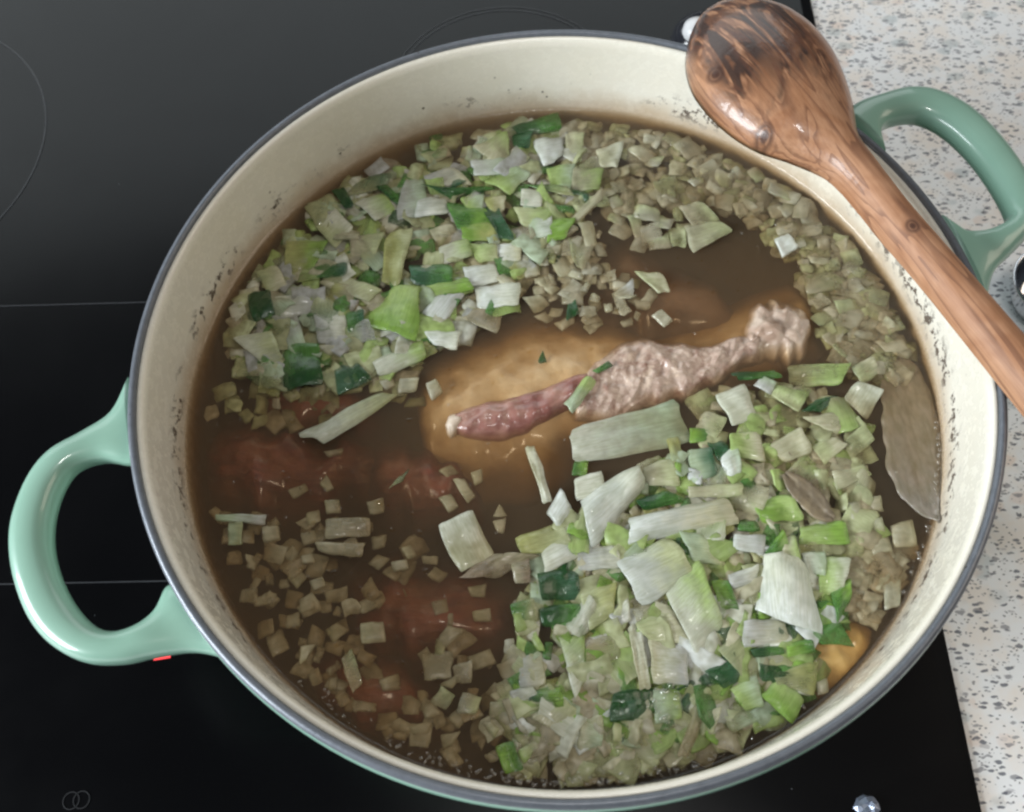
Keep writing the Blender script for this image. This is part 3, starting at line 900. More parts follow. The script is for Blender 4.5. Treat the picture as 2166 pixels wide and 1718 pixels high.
    (LK, 'A', [(868, 1062), (1012, 918), (1164, 918), (1152, 1190)], 'lime', 'paleg', 1.2, 1.8, 0.08, 'leek', 'biggest green leek piece in the upper left heap'),
    (LK, 'A', [(936, 1282), (1172, 1172), (1190, 1268), (980, 1354)], 'white', 'paleg', 1.6, 2.4, 0.10, 'leek', 'pale curved leek block below the biggest green piece'),
    (LK, 'A', [(580, 1650), (900, 1466), (1042, 1444), (700, 1700)], 'white', 'pale', 0.8, 1.8, 0.08, 'leek', 'long pale leek strip over the dark red meat'),
    (LF, 'A', [(482, 1420), (488, 1218), (652, 1198), (664, 1392)], 'dgreen', 'green', 1.0, 1.4, 0.08, 'leaf', 'dark green ribbed leaf square at the left of the upper heap'),
    (LF, 'A', [(738, 1322), (830, 1272), (920, 1370), (760, 1444)], 'teal', 'dgreen', 0.6, 1.4, 0.05, 'leaf', 'dull teal green leaf right of the dark green ribbed square'),
    (LF, 'A', [(298, 950), (402, 918), (434, 1030), (330, 1078)], 'dgreen', 'dgreen', 0.8, 1.4, 0.08, 'leaf', 'dark green leaf against the left pot wall'),
    (LF, 'A', [(1128, 790), (1322, 798), (1334, 902), (1140, 882)], 'teal', 'green', 1.2, 1.4, 0.06, 'leaf', 'teal green leaf above the greyish white diamond'),
    (LK, 'A', [(1168, 902), (1402, 868), (1434, 922), (1190, 962)], 'paleg', 'lime', 1.6, 1.6, 0.05, 'leek', 'pale green leek strip under the teal green leaf'),
    (LK, 'A', [(228, 1168), (420, 1138), (484, 1300), (430, 1334)], 'white', 'pale', 0.8, 1.8, 0.06, 'leek', 'pale leek wedge left of the dark green ribbed square'),
    (LK, 'A', [(498, 682), (694, 678), (622, 812), (498, 824)], 'yellow', 'lime', 0.4, 1.6, 0.08, 'leek', 'yellow-green leek piece near the back left wall'),
    (LK, 'A', [(342, 832), (440, 798), (494, 890), (400, 928)], 'pale', 'cream', 0.8, 2.4, 0.05, 'leek', 'pale leek square next to the left wall'),
    (LK, 'A', [(636, 592), (740, 516), (824, 600), (740, 694)], 'pale', 'white', 1.0, 2.0, 0.05, 'leek', 'pale greyish leek square above the yellow-green piece'),
    (LK, 'A', [(588, 500), (720, 428), (764, 520), (650, 594)], 'olive', 'pale', 0.4, 2.0, 0.05, 'leek', 'dull leek square by the back left wall'),
    (LK, 'A', [(846, 482), (980, 428), (1044, 510), (940, 564)], 'white', 'paleg', 1.2, 2.0, 0.08, 'leek', 'rounded pale leek piece ringed by dark green leaf'),
    (LK, 'A', [(1098, 370), (1184, 368), (1204, 530), (1058, 560)], 'lilac', 'mint', 1.6, 1.8, 0.05, 'leek', 'grey-green leek square in the back of the upper heap'),
    (LK, 'A', [(1168, 460), (1294, 452), (1314, 520), (1150, 554)], 'bwhite', 'white', 2.2, 1.8, 0.04, 'leek', 'white leek piece resting on the grey-green square'),
    (LK, 'A', [(1196, 342), (1330, 298), (1424, 380), (1230, 394)], 'lilac', 'cream', 1.2, 1.8, 0.08, 'leek', 'lilac grey leek piece behind the white one on the grey-green square'),
    (LK, 'A', [(1446, 205), (1602, 118), (1624, 230), (1590, 314)], 'cream', 'paleg', 1.0, 1.8, 0.06, 'leek', 'pale yellow-green leek piece near the back wall'),
    (LK, 'A', [(1436, 262), (1590, 230), (1602, 330), (1450, 344)], 'bwhite', 'mint', 1.8, 1.8, 0.05, 'leek', 'whitish leek piece in front of the pale yellow-green one'),
    (LK, 'A', [(1496, 355), (1640, 298), (1724, 330), (1622, 434)], 'paleg', 'mint', 1.6, 1.8, 0.06, 'leek', 'light green leek piece in the middle of the back heap'),
    (LK, 'A', [(1742, 152), (1882, 138), (1894, 240), (1800, 294)], 'bwhite', 'lilac', 1.0, 1.8, 0.05, 'leek', 'bluish grey leek square near the back wall'),
    (LK, 'A', [(1816, 302), (1952, 288), (1922, 412), (1840, 404)], 'paleg', 'mint', 1.0, 1.8, 0.05, 'leek', 'pale green leek square below the bluish grey one'),
    (LK, 'A', [(1950, 300), (2092, 298), (2074, 402), (1940, 414)], 'cream', 'paleg', 0.8, 1.8, 0.05, 'leek', 'yellowish leek square right of the pale green one'),
    (LK, 'B', [(266, 212), (402, 168), (372, 292), (288, 284)], 'cream', 'white', 1.4, 2.4, 0.05, 'leek', 'bright pale yellow leek block at the back'),
    (LK, 'B', [(110, 120), (200, 130), (190, 260), (120, 250)], 'cream', 'pale', 0.4, 2.0, 0.05, 'leek', 'dull yellow leek block left of the bright one at the back'),
    (LK, 'A', [(1688, 410), (1782, 414), (1784, 492), (1684, 492)], 'white', 'white', 2.6, 2.4, 0.02, 'leek', 'small white leek dice in front of an olive strip'),
    (LK, 'A', [(1648, 502), (1852, 508), (1786, 602), (1698, 594)], 'pale', 'paleg', 1.4, 1.8, 0.05, 'leek', 'pale leek piece below the small white dice'),
    (LK, 'A', [(1716, 562), (1832, 538), (1836, 642), (1738, 654)], 'mint', 'bwhite', 2.0, 1.8, 0.06, 'leek', 'mint white leek piece beside a bright green one'),
    (LF, 'A', [(1828, 572), (1954, 558), (1904, 652), (1818, 674)], 'lime', 'lime', 1.6, 1.4, 0.05, 'leaf', 'bright green leaf piece at the right of the upper heap'),
    (LF, 'A', [(1486, 512), (1560, 498), (1644, 660), (1568, 652)], 'dgreen', 'teal', 2.2, 1.4, 0.12, 'leaf', 'curled dark green leaf in the middle of the upper heap'),
    (LF, 'A', [(1316, 482), (1482, 498), (1562, 600), (1368, 612)], 'green', 'lime', 1.2, 1.4, 0.06, 'leaf', 'bright green leaf left of the curled dark one'),
    (LK, 'A', [(1388, 592), (1542, 578), (1564, 662), (1398, 664)], 'lime', 'yellow', 1.6, 1.6, 0.05, 'leek', 'yellow-green leek piece under the bright green leaf'),
    (LK, 'A', [(1376, 452), (1492, 428), (1484, 522), (1418, 524)], 'paleg', 'mint', 2.0, 1.8, 0.05, 'leek', 'pale green leek piece on top of the bright green leaf'),
    (LK, 'A', [(1488, 452), (1602, 448), (1594, 512), (1540, 544)], 'yellow', 'cream', 2.0, 1.8, 0.05, 'leek', 'yellow leek piece with a white tip above the curled dark leaf'),
    (LF, 'A', [(1188, 402), (1350, 418), (1544, 398), (1330, 454)], 'dgreen', 'green', 1.6, 1.2, 0.08, 'leaf', 'long dark green leaf strip at the back of the upper heap'),
    (LF, 'A', [(1676, 372), (1902, 398), (1944, 452), (1760, 402)], 'green', 'olive', 1.8, 1.2, 0.05, 'leaf', 'long olive green leaf strip behind the small white dice'),
    (LK, 'A', [(1268, 702), (1412, 658), (1428, 740), (1290, 788)], 'white', 'paleg', 1.6, 2.2, 0.03, 'leek', 'pale leek square left of the white and cream pair'),
    (LK, 'A', [(1548, 690), (1684, 688), (1674, 772), (1580, 764)], 'bwhite', 'cream', 1.8, 2.2, 0.03, 'leek', 'white leek square with a yellow side'),
    (LK, 'A', [(1418, 690), (1552, 690), (1562, 764), (1470, 774)], 'paleg', 'pale', 1.0, 1.8, 0.03, 'leek', 'pale green leek square left of the white one with a yellow side'),
    (LK, 'A', [(1060, 880), (1012, 640), (1132, 618), (980, 862)][0:0] or [(1010, 642), (1132, 618), (1062, 884), (978, 862)], 'yellow', 'pale', 1.2, 1.8, 0.06, 'leek', 'upright yellow-green leek slab left of the teal leaf'),
    (LK, 'A', [(818, 652), (984, 638), (902, 822), (838, 794)], 'beige', 'pale', 0.6, 1.8, 0.05, 'leek', 'beige leek piece left of the upright yellow-green slab'),
    (LF, 'A', [(638, 792), (802, 758), (794, 852), (638, 854)], 'green', 'teal', 0.6, 1.4, 0.05, 'leaf', 'dull green leaf below the yellow-green piece near the back left wall'),
    (LK, 'A', [(666, 884), (782, 848), (964, 920), (900, 974)], 'cream', 'pale', 1.4, 2.2, 0.05, 'leek', 'elongated cream leek block left of the biggest green piece'),
    (LK, 'A', [(446, 962), (602, 948), (644, 1032), (470, 1054)], 'white', 'lilac', 1.0, 1.8, 0.06, 'leek', 'whitish leek cluster piece right of the dark wall leaf'),
    (LK, 'A', [(636, 1052), (792, 1038), (784, 1162), (660, 1184)], 'lilac', 'white', 1.0, 1.8, 0.05, 'leek', 'greyish leek square left of the biggest green piece'),
    (LF, 'A', [(1636, 92), (1862, 26), (1876, 102), (1690, 134)], 'dgreen', 'green', 0.4, 1.2, 0.08, 'leaf', 'dark green leaf at the back wall'),
    (LF, 'A', [(1640, 130), (1740, 120), (1720, 200), (1650, 190)], 'dgreen', 'teal', 1.2, 1.2, 0.08, 'leaf', 'dark green leaf left of the bluish grey square'),
    (LF, 'A', [(1178, 212), (1304, 198), (1294, 242), (1200, 254)], 'green', 'olive', -0.4, 1.2, 0.05, 'leaf', 'small sunken green leaf by the back left wall'),
    (LK, 'A', [(798, 452), (830, 368), (1024, 318), (984, 402)], 'olive', 'teal', 0.2, 1.6, 0.05, 'leek', 'dull olive leek piece against the back left wall'),
    (LF, 'A', [(726, 422), (782, 398), (834, 490), (790, 504)], 'dgreen', 'dgreen', 1.0, 1.2, 0.1, 'leaf', 'narrow blackish green leaf near the back left wall'),
    (LF, 'A', [(946, 402), (1000, 388), (1074, 460), (1050, 484)], 'dgreen', 'green', 1.4, 1.2, 0.1, 'leaf', 'short dark green leaf strip behind the rounded pale piece'),
    (LK, 'A', [(1396, 1072), (1460, 1008), (1584, 1018), (1554, 1134)], 'beige', 'tan', 0.2, 1.8, 0.03, 'leek', 'beige leek square sunk on the orange fat'),
    (LK, 'A', [(1000, 1004), (1060, 990), (1050, 1080), (990, 1070)], 'lime', 'green', 0.8, 1.4, 0.05, 'leaf', 'green leaf scrap under the biggest green piece'),
    (LF, 'A', [(800, 1040), (880, 1020), (890, 1110), (810, 1130)], 'green', 'teal', 1.0, 1.4, 0.06, 'leaf', 'green leaf between the greyish square and the biggest green piece'),
    # upper right
    (LK, 'B', [(690, 492), (802, 478), (884, 560), (762, 596)], 'beige', 'pale', 0.2, 2.0, 0.04, 'leek', 'dull beige leek piece behind the pale wedge on the right'),
    (LK, 'B', [(716, 572), (882, 568), (946, 625), (758, 726)], 'cream', 'pale', 0.9, 2.0, 0.04, 'leek', 'pale leek wedge at the edge of the open dark stock'),
    (LK, 'B', [(640, 600), (720, 590), (720, 700), (650, 690)], 'olive', 'pale', 0.0, 2.0, 0.04, 'leek', 'dull green leek piece left of the pale wedge'),
    ('onion_dice', 'B', [(1172, 662), (1240, 638), (1288, 700), (1210, 748)], 'bwhite', 'bwhite', 2.6, 3.6, 0.05, 'onion', 'single bluish white onion dice above the dark stock on the right'),
    (LK, 'B', [(466, 822), (590, 828), (638, 920), (580, 934)], 'pale', 'cream', 0.8, 2.2, 0.05, 'leek', 'pale leek chip floating alone on the open brown stock'),
    ('onion_dice', 'B', [(548, 1046), (600, 1012), (652, 1070), (610, 1102)], 'onion', 'onion', 0.6, 3.0, 0.02, 'onion', 'single onion dice floating alone just above the meat'),
    (LK, 'B', [(356, 932), (450, 868), (454, 950), (400, 964)], 'beige', 'lilac', 0.4, 1.8, 0.03, 'leek', 'beige leek sliver left of the lone pale chip'),
    (LK, 'B', [(150, 535), (290, 408), (294, 470), (180, 564)], 'cream', 'beige', 0.8, 2.2, 0.06, 'leek', 'slanting pale leek strip right of the upper heap'),
    (LK, 'B', [(128, 652), (272, 658), (204, 812), (158, 804)], 'olive', 'beige', 0.4, 2.0, 0.06, 'leek', 'long olive leek piece at the left edge of the open stock'),
    (LF, 'B', [(120, 1002), (160, 968), (174, 1040), (118, 1074)], 'dgreen', 'dgreen', 1.0, 1.0, 0.05, 'leaf', 'small dark green leaf scrap above the orange fat'),
    (LF, 'B', [(248, 1342), (320, 1298), (348, 1320), (280, 1354)], 'green', 'dgreen', 6.0, 1.0, 0.05, 'leaf', 'green leaf scrap stuck on the meat'),
    (LK, 'B', [(108, 1512), (200, 1376), (264, 1400), (150, 1556)], 'mint', 'paleg', 6.2, 2.2, 0.15, 'leek', 'glassy pale green leek piece lying on the meat'),
    (LF, 'A', [(1768, 1282), (1792, 1228), (1812, 1280), (1784, 1290)], 'dgreen', 'dgreen', 0.5, 0.8, 0.05, 'leaf', 'tiny green leaf speck on the orange fat'),
    # lower left
    (LK, 'C', [(1340, 690), (1238, 492), (1396, 408), (1494, 622)], 'cream', 'white', 1.4, 1.8, 0.03, 'leek', 'striped pale leek square over the dark red stock'),
    ('onion_skin', 'C', [(1338, 722), (1500, 618), (1702, 618), (1500, 724)], 'skin', 'beige', 1.2, 1.0, 0.10, 'skin', 'wrinkled brown onion skin below the striped pale square'),
    ('onion_skin', 'C', [(1578, 652), (1662, 636), (1666, 742), (1600, 746)], 'beige', 'skin', 1.6, 1.2, 0.12, 'skin', 'small folded beige onion skin by the dark green ribbed square'),
    (LK, 'C', [(188, 425), (402, 418), (392, 470), (188, 454)], 'mint', 'lilac', -0.6, 1.6, 0.03, 'leek', 'greyish leek strip sunk near the left wall'),
    (LK, 'C', [(228, 460), (294, 458), (294, 562), (228, 564)], 'mint', 'olive', -1.0, 1.6, 0.03, 'leek', 'greyish leek piece under the sunk strip near the left wall'),
    (LK, 'C', [(708, 448), (892, 438), (894, 522), (698, 532)], 'beige', 'tan', -0.5, 1.8, 0.03, 'leek', 'beige leek rectangle over the red meat at the left'),
    (LK, 'C', [(648, 560), (872, 558), (852, 624), (678, 602)], 'beige', 'tan', -0.8, 1.8, 0.05, 'leek', 'brownish leek strip below the beige rectangle'),
    (LK, 'C', [(770, 1112), (820, 1066), (864, 1220), (820, 1264)], 'tan', 'olive', -0.6, 1.8, 0.08, 'leek', 'brown-yellow elongated leek piece over the red meat'),
    (LF, 'C', [(1000, 300), (1040, 250), (1092, 208), (1060, 262)], 'olive', 'teal', 0.4, 0.9, 0.03, 'leaf', 'thin grey-green leaf stalk over the red meat'),
]
for row in ONE:
    nm, reg, quad, col, tip, h, th, cv, mt, lab = row
    if col in ('beige', 'tan', 'olive') and h < 1:
        clr = 0.48
    else:
        clr = (0.28 if h >= 1 else 0.40) if mt != 'skin' else 0.40
    piece(nm, reg, quad, col, tip, (h * 0.45 if h > 5 else h * 0.26 - 0.06), th * (0.42 if mt == 'leaf' else 0.52), cv, mt, clr, lab, 'onion' if 'onion' in nm else 'leek', 'chopped vegetables in the soup', tilt=4.0)

# small onion dice that can be told apart one by one on the left
CD = [[(500, 295), (590, 250), (612, 290), (530, 346)], [(650, 262), (690, 208), (732, 290), (690, 312)], [(670, 112), (780, 88), (772, 122), (700, 142)], [(1222, 200), (1290, 163), (1334, 210), (1270, 242)],
      [(1288, 240), (1350, 238), (1414, 330), (1370, 374)], [(1378, 212), (1442, 188), (1444, 260), (1400, 282)], [(1222, 332), (1290, 308), (1334, 380), (1280, 414)], [(1480, 440), (1556, 428), (1542, 512), (1508, 500)],
      [(1484, 426), (1520, 356), (1562, 420), (1520, 430)], [(878, 352), (972, 318), (974, 400), (900, 422)], [(898, 512), (982, 498), (974, 570), (908, 582)], [(878, 642), (930, 588), (1002, 620), (940, 684)],
      [(1046, 572), (1100, 548), (1134, 610), (1080, 634)], [(1138, 600), (1232, 608), (1224, 654), (1148, 644)], [(998, 642), (1082, 628), (1094, 680), (1010, 694)], [(468, 602), (530, 548), (564, 600), (520, 654)],
      [(496, 712), (550, 658), (604, 710), (550, 774)], [(608, 732), (682, 708), (694, 760), (630, 784)], [(568, 612), (632, 598), (644, 650), (578, 654)], [(828, 832), (900, 788), (948, 850), (860, 894)],
      [(848, 930), (972, 918), (988, 1032), (858, 1044)], [(676, 962), (740, 918), (804, 960), (720, 1034)], [(1188, 822), (1272, 798), (1284, 880), (1210, 904)], [(1378, 872), (1482, 858), (1484, 930), (1390, 924)],
      [(1218, 1012), (1270, 938), (1374, 960), (1260, 1064)], [(1358, 752), (1462, 738), (1454, 812), (1370, 804)], [(938, 1202), (1042, 1158), (1054, 1250), (958, 1264)], [(1068, 1422), (1202, 1398), (1184, 1462), (1100, 1474)],
      [(1228, 1462), (1342, 1448), (1294, 1520), (1240, 1544)], [(1318, 1312), (1402, 1288), (1454, 1380), (1380, 1404)], [(1138, 1322), (1212, 1298), (1244, 1370), (1160, 1394)], [(1218, 1232), (1300, 1188), (1362, 1168), (1290, 1254)],
      [(558, 832), (642, 818), (634, 870), (558, 894)], [(338, 802), (422, 788), (434, 840), (338, 854)], [(568, 1042), (652, 1028), (604, 1112), (558, 1144)], [(590, 400), (660, 380), (670, 450), (600, 470)],
      [(680, 350), (760, 340), (770, 410), (690, 420)], [(560, 500), (640, 480), (660, 540), (580, 570)], [(380, 470), (470, 460), (480, 540), (390, 560)], [(500, 640), (560, 900), (600, 960), (540, 960)][0:0] or [(480, 890), (560, 870), (570, 950), (490, 960)]]
for q in CD:
    piece('onion_dice', 'C', q, 'onion' if random.random() < 0.7 else 'cream', 'beige', random.uniform(-3.0, -0.9), 1.8, 0.02, 'onion', 0.45,
          'pale onion dice floating separately over the dark red left side', 'onion', 'onion dice on the left side', tilt=7, nu=4, nv=4, grow=0.92, wob=0.05)
AD = [[(868, 1166), (960, 1148), (1014, 1205), (960, 1224)], [(958, 1382), (1030, 1348), (1054, 1390), (1000, 1428)], [(1058, 1360), (1174, 1358), (1154, 1432), (1048, 1444)], [(1192, 1392), (1250, 1358), (1294, 1430), (1230, 1484)],
      [(1808, 680), (1904, 678), (1882, 744), (1798, 734)], [(1688, 792), (1772, 778), (1784, 842), (1698, 854)], [(1690, 722), (1750, 730), (1720, 780), (1680, 770)], [(640, 1200), (760, 1180), (790, 1230), (700, 1250)]]
for q in AD:
    piece('onion_dice', 'A', q, 'onion', 'cream', random.uniform(-0.6, 0.2), 2.0, 0.02, 'onion', 0.4, 'pale onion dice between the upper leek heap and the meat', 'onion', 'onion dice beside the upper heap', tilt=7, nu=4, nv=4, grow=0.92, wob=0.05)
DD = [[(1418, 502), (1482, 488), (1524, 590), (1450, 614)], [(1498, 480), (1570, 468), (1584, 540), (1520, 544)], [(1500, 580), (1570, 560), (1590, 630), (1530, 640)], [(1598, 590), (1700, 558), (1724, 680), (1620, 694)],
      [(1578, 780), (1662, 758), (1644, 930), (1568, 954)], [(1500, 640), (1600, 630), (1620, 700), (1530, 720)], [(1260, 340), (1350, 330), (1360, 400), (1280, 410)], [(1300, 1230), (1350, 1210), (1360, 1280), (1310, 1290)]]
for q in DD:
    piece('onion_dice', 'D', q, 'onion', 'cream', random.uniform(-1.0, 0.2), 2.0, 0.02, 'onion', 0.4, 'pale onion dice between the leek heap and the bay leaf', 'onion', 'onion dice by the bay leaf', tilt=7, nu=4, nv=4, grow=0.92, wob=0.05)

# ------------------------------------------------------------------ dice fields: shared meshes, one object per piece
def variants(n_, lr, wr, tr, mat, nm, wob, cv, nu, nv):
    out = []
    for k in range(n_):
        rr = random.Random(k + len(nm))
        L, Wd = rr.uniform(*lr), rr.uniform(*wr)
        cr = [Vector((sx * L * rr.uniform(0.70, 1.15), sy * Wd * rr.uniform(0.65, 1.2), 0)) for sx, sy in ((-1, -1), (1, -1), (1, 1), (-1, 1))]
        v, f = patch_mesh(cr, rr.uniform(*tr), rr.uniform(-0.03, cv), nu, nv, wob, 0.10, k * 3.7)
        o = fix_normals(mesh_obj(nm, v, f, mat))
        out.append(o.data)
        bpy.data.objects.remove(o)
    return out


DICE = variants(16, (0.0030, 0.0050), (0.0026, 0.0042), (0.0010, 0.0022), 'onion', 'onion_dice', 0.08, 0.05, 4, 3)
BITS = variants(16, (0.0046, 0.0080), (0.0034, 0.0060), (0.0005, 0.0009), 'leek', 'leek_piece', 0.09, 0.12, 6, 5)
GREENS = variants(8, (0.0045, 0.0080), (0.0024, 0.0045), (0.0005, 0.0009), 'leaf', 'leek_leaf', 0.16, 0.12, 6, 4)


def inside(poly, x, y):
    r = False
    j = len(poly) - 1
    for i in range(len(poly)):
        xi, yi = poly[i]
        xj, yj = poly[j]
        if (yi > y) != (yj > y) and x < (xj - xi) * (y - yi) / (yj - yi) + xi:
            r = not r
        j = i
    return r


ON, LP_, GR = 'onion_dice', 'leek_piece', 'leek_leaf'
HEAPU = [(560, 520), (700, 380), (900, 285), (1100, 260), (1230, 300), (1250, 430), (1150, 560), (1080, 640), (900, 760), (640, 820), (480, 780), (490, 640)]
HEAPL = [(1130, 1230), (1240, 1060), (1420, 960), (1560, 1000), (1720, 1120), (1790, 1260), (1760, 1420), (1640, 1540), (1420, 1560), (1200, 1600), (1080, 1560), (1060, 1400)]
HEAPR = [(1480, 830), (1740, 820), (1830, 900), (1860, 1120), (1740, 1200), (1500, 1000)]
ZONES = [
    # name, polygon in photo pixels, number, palette, level range (mm), size factor, label, group, gap in px
    (ON, [(1180, 245), (1330, 248), (1480, 290), (1500, 400), (1350, 440), (1290, 420), (1240, 340)], 34, ['onion', 'onion', 'beige', 'cream', 'pale', 'olive'], (-3.0, -0.2), 1.12, 'dull # onion dice along the back wall left of the spoon bowl', 'onion dice along the back wall', 30),
    (ON, [(1480, 290), (1620, 355), (1730, 430), (1700, 550), (1600, 470), (1500, 400)], 34, ['onion', 'onion', 'beige', 'beige', 'tan', 'pale'], (-3.0, -0.2), 1.12, 'dull # onion dice below the spoon bowl', 'onion dice below the spoon bowl', 30),
    (ON, [(1730, 430), (1850, 550), (1890, 640), (1740, 700), (1710, 610), (1700, 540)], 30, ['onion', 'beige', 'beige', 'pale', 'olive'], (-3.2, -0.3), 1.12, 'dull # onion dice beside the spoon handle', 'onion dice beside the spoon handle', 30),
    (ON, [(1890, 640), (1930, 710), (1950, 790), (1860, 800), (1790, 760), (1740, 700)], 22, ['onion', 'beige', 'tan', 'olive'], (-3.2, -0.4), 1.12, 'dull # onion dice between the meat knuckle and the bay leaf', 'onion dice above the bay leaf', 30),
    (ON, [(1260, 420), (1400, 400), (1450, 470), (1440, 520), (1370, 520), (1300, 470)], 12, ['onion', 'pale', 'beige'], (-1.2, 0.4), 1.1, '# onion dice at the far edge of the open brown stock', 'onion dice behind the open stock', 34),
    (ON, [(1200, 480), (1250, 490), (1260, 620), (1350, 640), (1300, 680), (1200, 640), (1130, 620), (1150, 540)], 16, ['onion', 'beige', 'cream'], (-0.8, 0.5), 0.95, 'small # onion dice between the upper heap and the open brown stock', 'onion dice left of the open stock', 30),
    (ON, [(430, 1090), (560, 1080), (700, 1100), (680, 1250), (560, 1300), (470, 1250), (430, 1150)], 20, ['onion', 'beige', 'tan'], (-5.0, -2.2), 0.80, 'dull # onion dice sunk in the stock near the left wall', 'sunk onion dice near the left wall', 34),
    (ON, [(520, 1320), (640, 1300), (760, 1480), (900, 1560), (1000, 1600), (900, 1620), (740, 1540), (600, 1430)], 16, ['onion', 'beige', 'tan'], (-5.0, -2.2), 0.80, 'dull # onion dice sunk along the front left wall', 'onion dice along the front left wall', 38),
    (ON, [(900, 1350), (1060, 1330), (1120, 1500), (1180, 1620), (1020, 1600), (920, 1500)], 14, ['onion', 'cream', 'pale', 'beige'], (-3.0, -0.5), 1.1, '# onion dice between the red meat and the lower leek heap', 'onion dice left of the lower heap', 40),
    (ON, [(1180, 1540), (1300, 1480), (1480, 1480), (1600, 1530), (1480, 1620), (1300, 1650), (1180, 1640)], 20, ['onion', 'cream', 'pale', 'olive'], (-1.8, 0.2), 1.2, '# onion dice along the front wall below the lower leek heap', 'onion dice along the front wall', 40),
    (ON, [(1820, 1180), (1930, 1140), (1960, 1180), (1910, 1280), (1850, 1300), (1800, 1260)], 14, ['onion', 'tan', 'beige'], (-3.2, -0.9), 1.05, '# onion dice sunk along the right wall below the bay leaf', 'sunk onion dice by the right wall', 34),
    (LP_, HEAPL, 56, ['pale', 'cream', 'paleg', 'olive', 'mint', 'white', 'yellow'], (-2.2, 0.5), 1.0, 'ragged # leek scrap filling the gaps of the lower leek heap', 'leek scraps in the lower heap', 48),
    (LP_, HEAPU, 56, ['pale', 'paleg', 'olive', 'mint', 'lilac', 'beige', 'yellow'], (-2.2, 0.5), 1.0, 'ragged # leek scrap filling the gaps of the upper leek heap', 'leek scraps in the upper heap', 48),
    (LP_, HEAPR, 26, ['pale', 'olive', 'cream', 'paleg'], (-2.2, 0.2), 1.0, 'ragged # leek scrap among the squares left of the bay leaf', 'leek scraps in the right heap', 46),
    (GR, HEAPL, 16, ['green', 'dgreen', 'lime', 'teal'], (-1.4, 0.6), 1.0, 'small # leaf scrap in the lower leek heap', 'leaf scraps in the lower heap', 40),
    (GR, HEAPU, 18, ['green', 'dgreen', 'teal', 'olive'], (-1.4, 0.6), 1.0, 'small # leaf scrap in the upper leek heap', 'leaf scraps in the upper heap', 40),
]
rnd = random.Random(21)
placed = {}
for nm, poly, cnt, pal, (z0, z1), sf, lab, grp, gap in ZONES:
    xs, ys = [p[0] for p in poly], [p[1] for p in poly]
    got, tries = 0, 0
    mine = placed.setdefault(nm, [])
    while got < cnt and tries < 6000:
        tries += 1
        x, y = rnd.uniform(min(xs), max(xs)), rnd.uniform(min(ys), max(ys))
        if not inside(poly, x, y) or (x - 1775) ** 2 + (y - 1375) ** 2 < 95 ** 2:
            continue
        g = gap * (1.0 if tries < 3000 else 0.75)
        if any((x - a) ** 2 + (y - b) ** 2 < g * g for a, b in mine):
            continue
        p = at(x, y, SOUP_Z)
        if math.hypot(p.x, p.y) > (0.1415 if nm == ON else 0.1385):
            continue
        mine.append((x, y))
        got += 1
        o = bpy.data.objects.new(nm, rnd.choice({ON: DICE, LP_: BITS, GR: GREENS}[nm]))
        COL.objects.link(o)
        z = rnd.uniform(z0, z1) if z1 < 0 else rnd.uniform(z0, 0.15)
        o.location = (p.x, p.y, SOUP_Z + z * 1e-3)
        tl = 0.14 if nm == ON else 0.10
        o.rotation_euler = (rnd.gauss(0, tl), rnd.gauss(0, tl), rnd.uniform(0, 2 * PI))
        q = sf * rnd.choice([0.6, 0.75, 0.85, 0.95, 1.05, 1.15, 1.35])
        o.scale = (q * rnd.uniform(0.85, 1.25), q, 1)
        ck = rnd.choice(pal)
        c = C[ck]
        j = rnd.uniform(0.80, 1.08)
        o.color = (c[0] * j, c[1] * j, c[2] * j, 1)
        o['tip'] = [float(v) for v in C[rnd.choice(pal)]]
        o['clear'] = rnd.uniform(0.35, 0.6)
        word = dict(white='white', pale='pale', cream='cream', paleg='light green', mint='mint', yellow='yellowish', lime='bright green', green='green', dgreen='dark green', teal='bluish green',
                    beige='beige', onion='whitish', olive='olive', tan='tan', lilac='greyish')[ck]
        tag(o, lab.replace('#', word), 'onion' if nm == ON else 'leek', grp)

# deeper layer of sunk vegetable bits nobody could count
rnd = random.Random(5)
TEMPL = []
for k in range(24):
    L, Wd = rnd.uniform(0.0024, 0.0052), rnd.uniform(0.0018, 0.0038)
    cr = [Vector((sx * L * rnd.uniform(0.6, 1.2), sy * Wd * rnd.uniform(0.6, 1.2), 0)) for sx, sy in ((-1, -1), (1, -1), (1, 1), (-1, 1))]
    TEMPL.append(patch_mesh(cr, rnd.uniform(0.0006, 0.0018), rnd.uniform(-0.03, 0.08), 3, 2, 0.16, 0.1, k * 1.9))
sv, sf_, sc_ = [], [], []


def sunk_bits(poly, n_, z0, z1, pal, size=1.0):
    xs, ys = [p[0] for p in poly], [p[1] for p in poly]
    got = 0
    while got < n_:
        x, y = rnd.uniform(min(xs), max(xs)), rnd.uniform(min(ys), max(ys))
        if not inside(poly, x, y) or (x - 1775) ** 2 + (y - 1375) ** 2 < 25 ** 2:
            continue
        p = at(x, y, SOUP_Z)
        if math.hypot(p.x, p.y) > 0.1420:
            got += 0.2
            continue
        got += 1
        v, f = rnd.choice(TEMPL)
        rot = Matrix.Rotation(rnd.uniform(0, 6.3), 3, 'Z') @ Matrix.Rotation(rnd.gauss(0, 0.25), 3, 'X')
        q = size * rnd.uniform(0.6, 1.25)
        off = Vector((p.x, p.y, SOUP_Z + rnd.uniform(z0, z1) * 1e-3))
        b0 = len(sv)
        c = C[rnd.choice(pal)]
        j = rnd.uniform(0.75, 1.05)
        for w_ in v:
            sv.append(rot @ (Vector(w_) * q) + off)
            sc_.append((c[0] * j, c[1] * j, c[2] * j, 1.0))
        sf_.extend(tuple(i + b0 for i in t) for t in f)


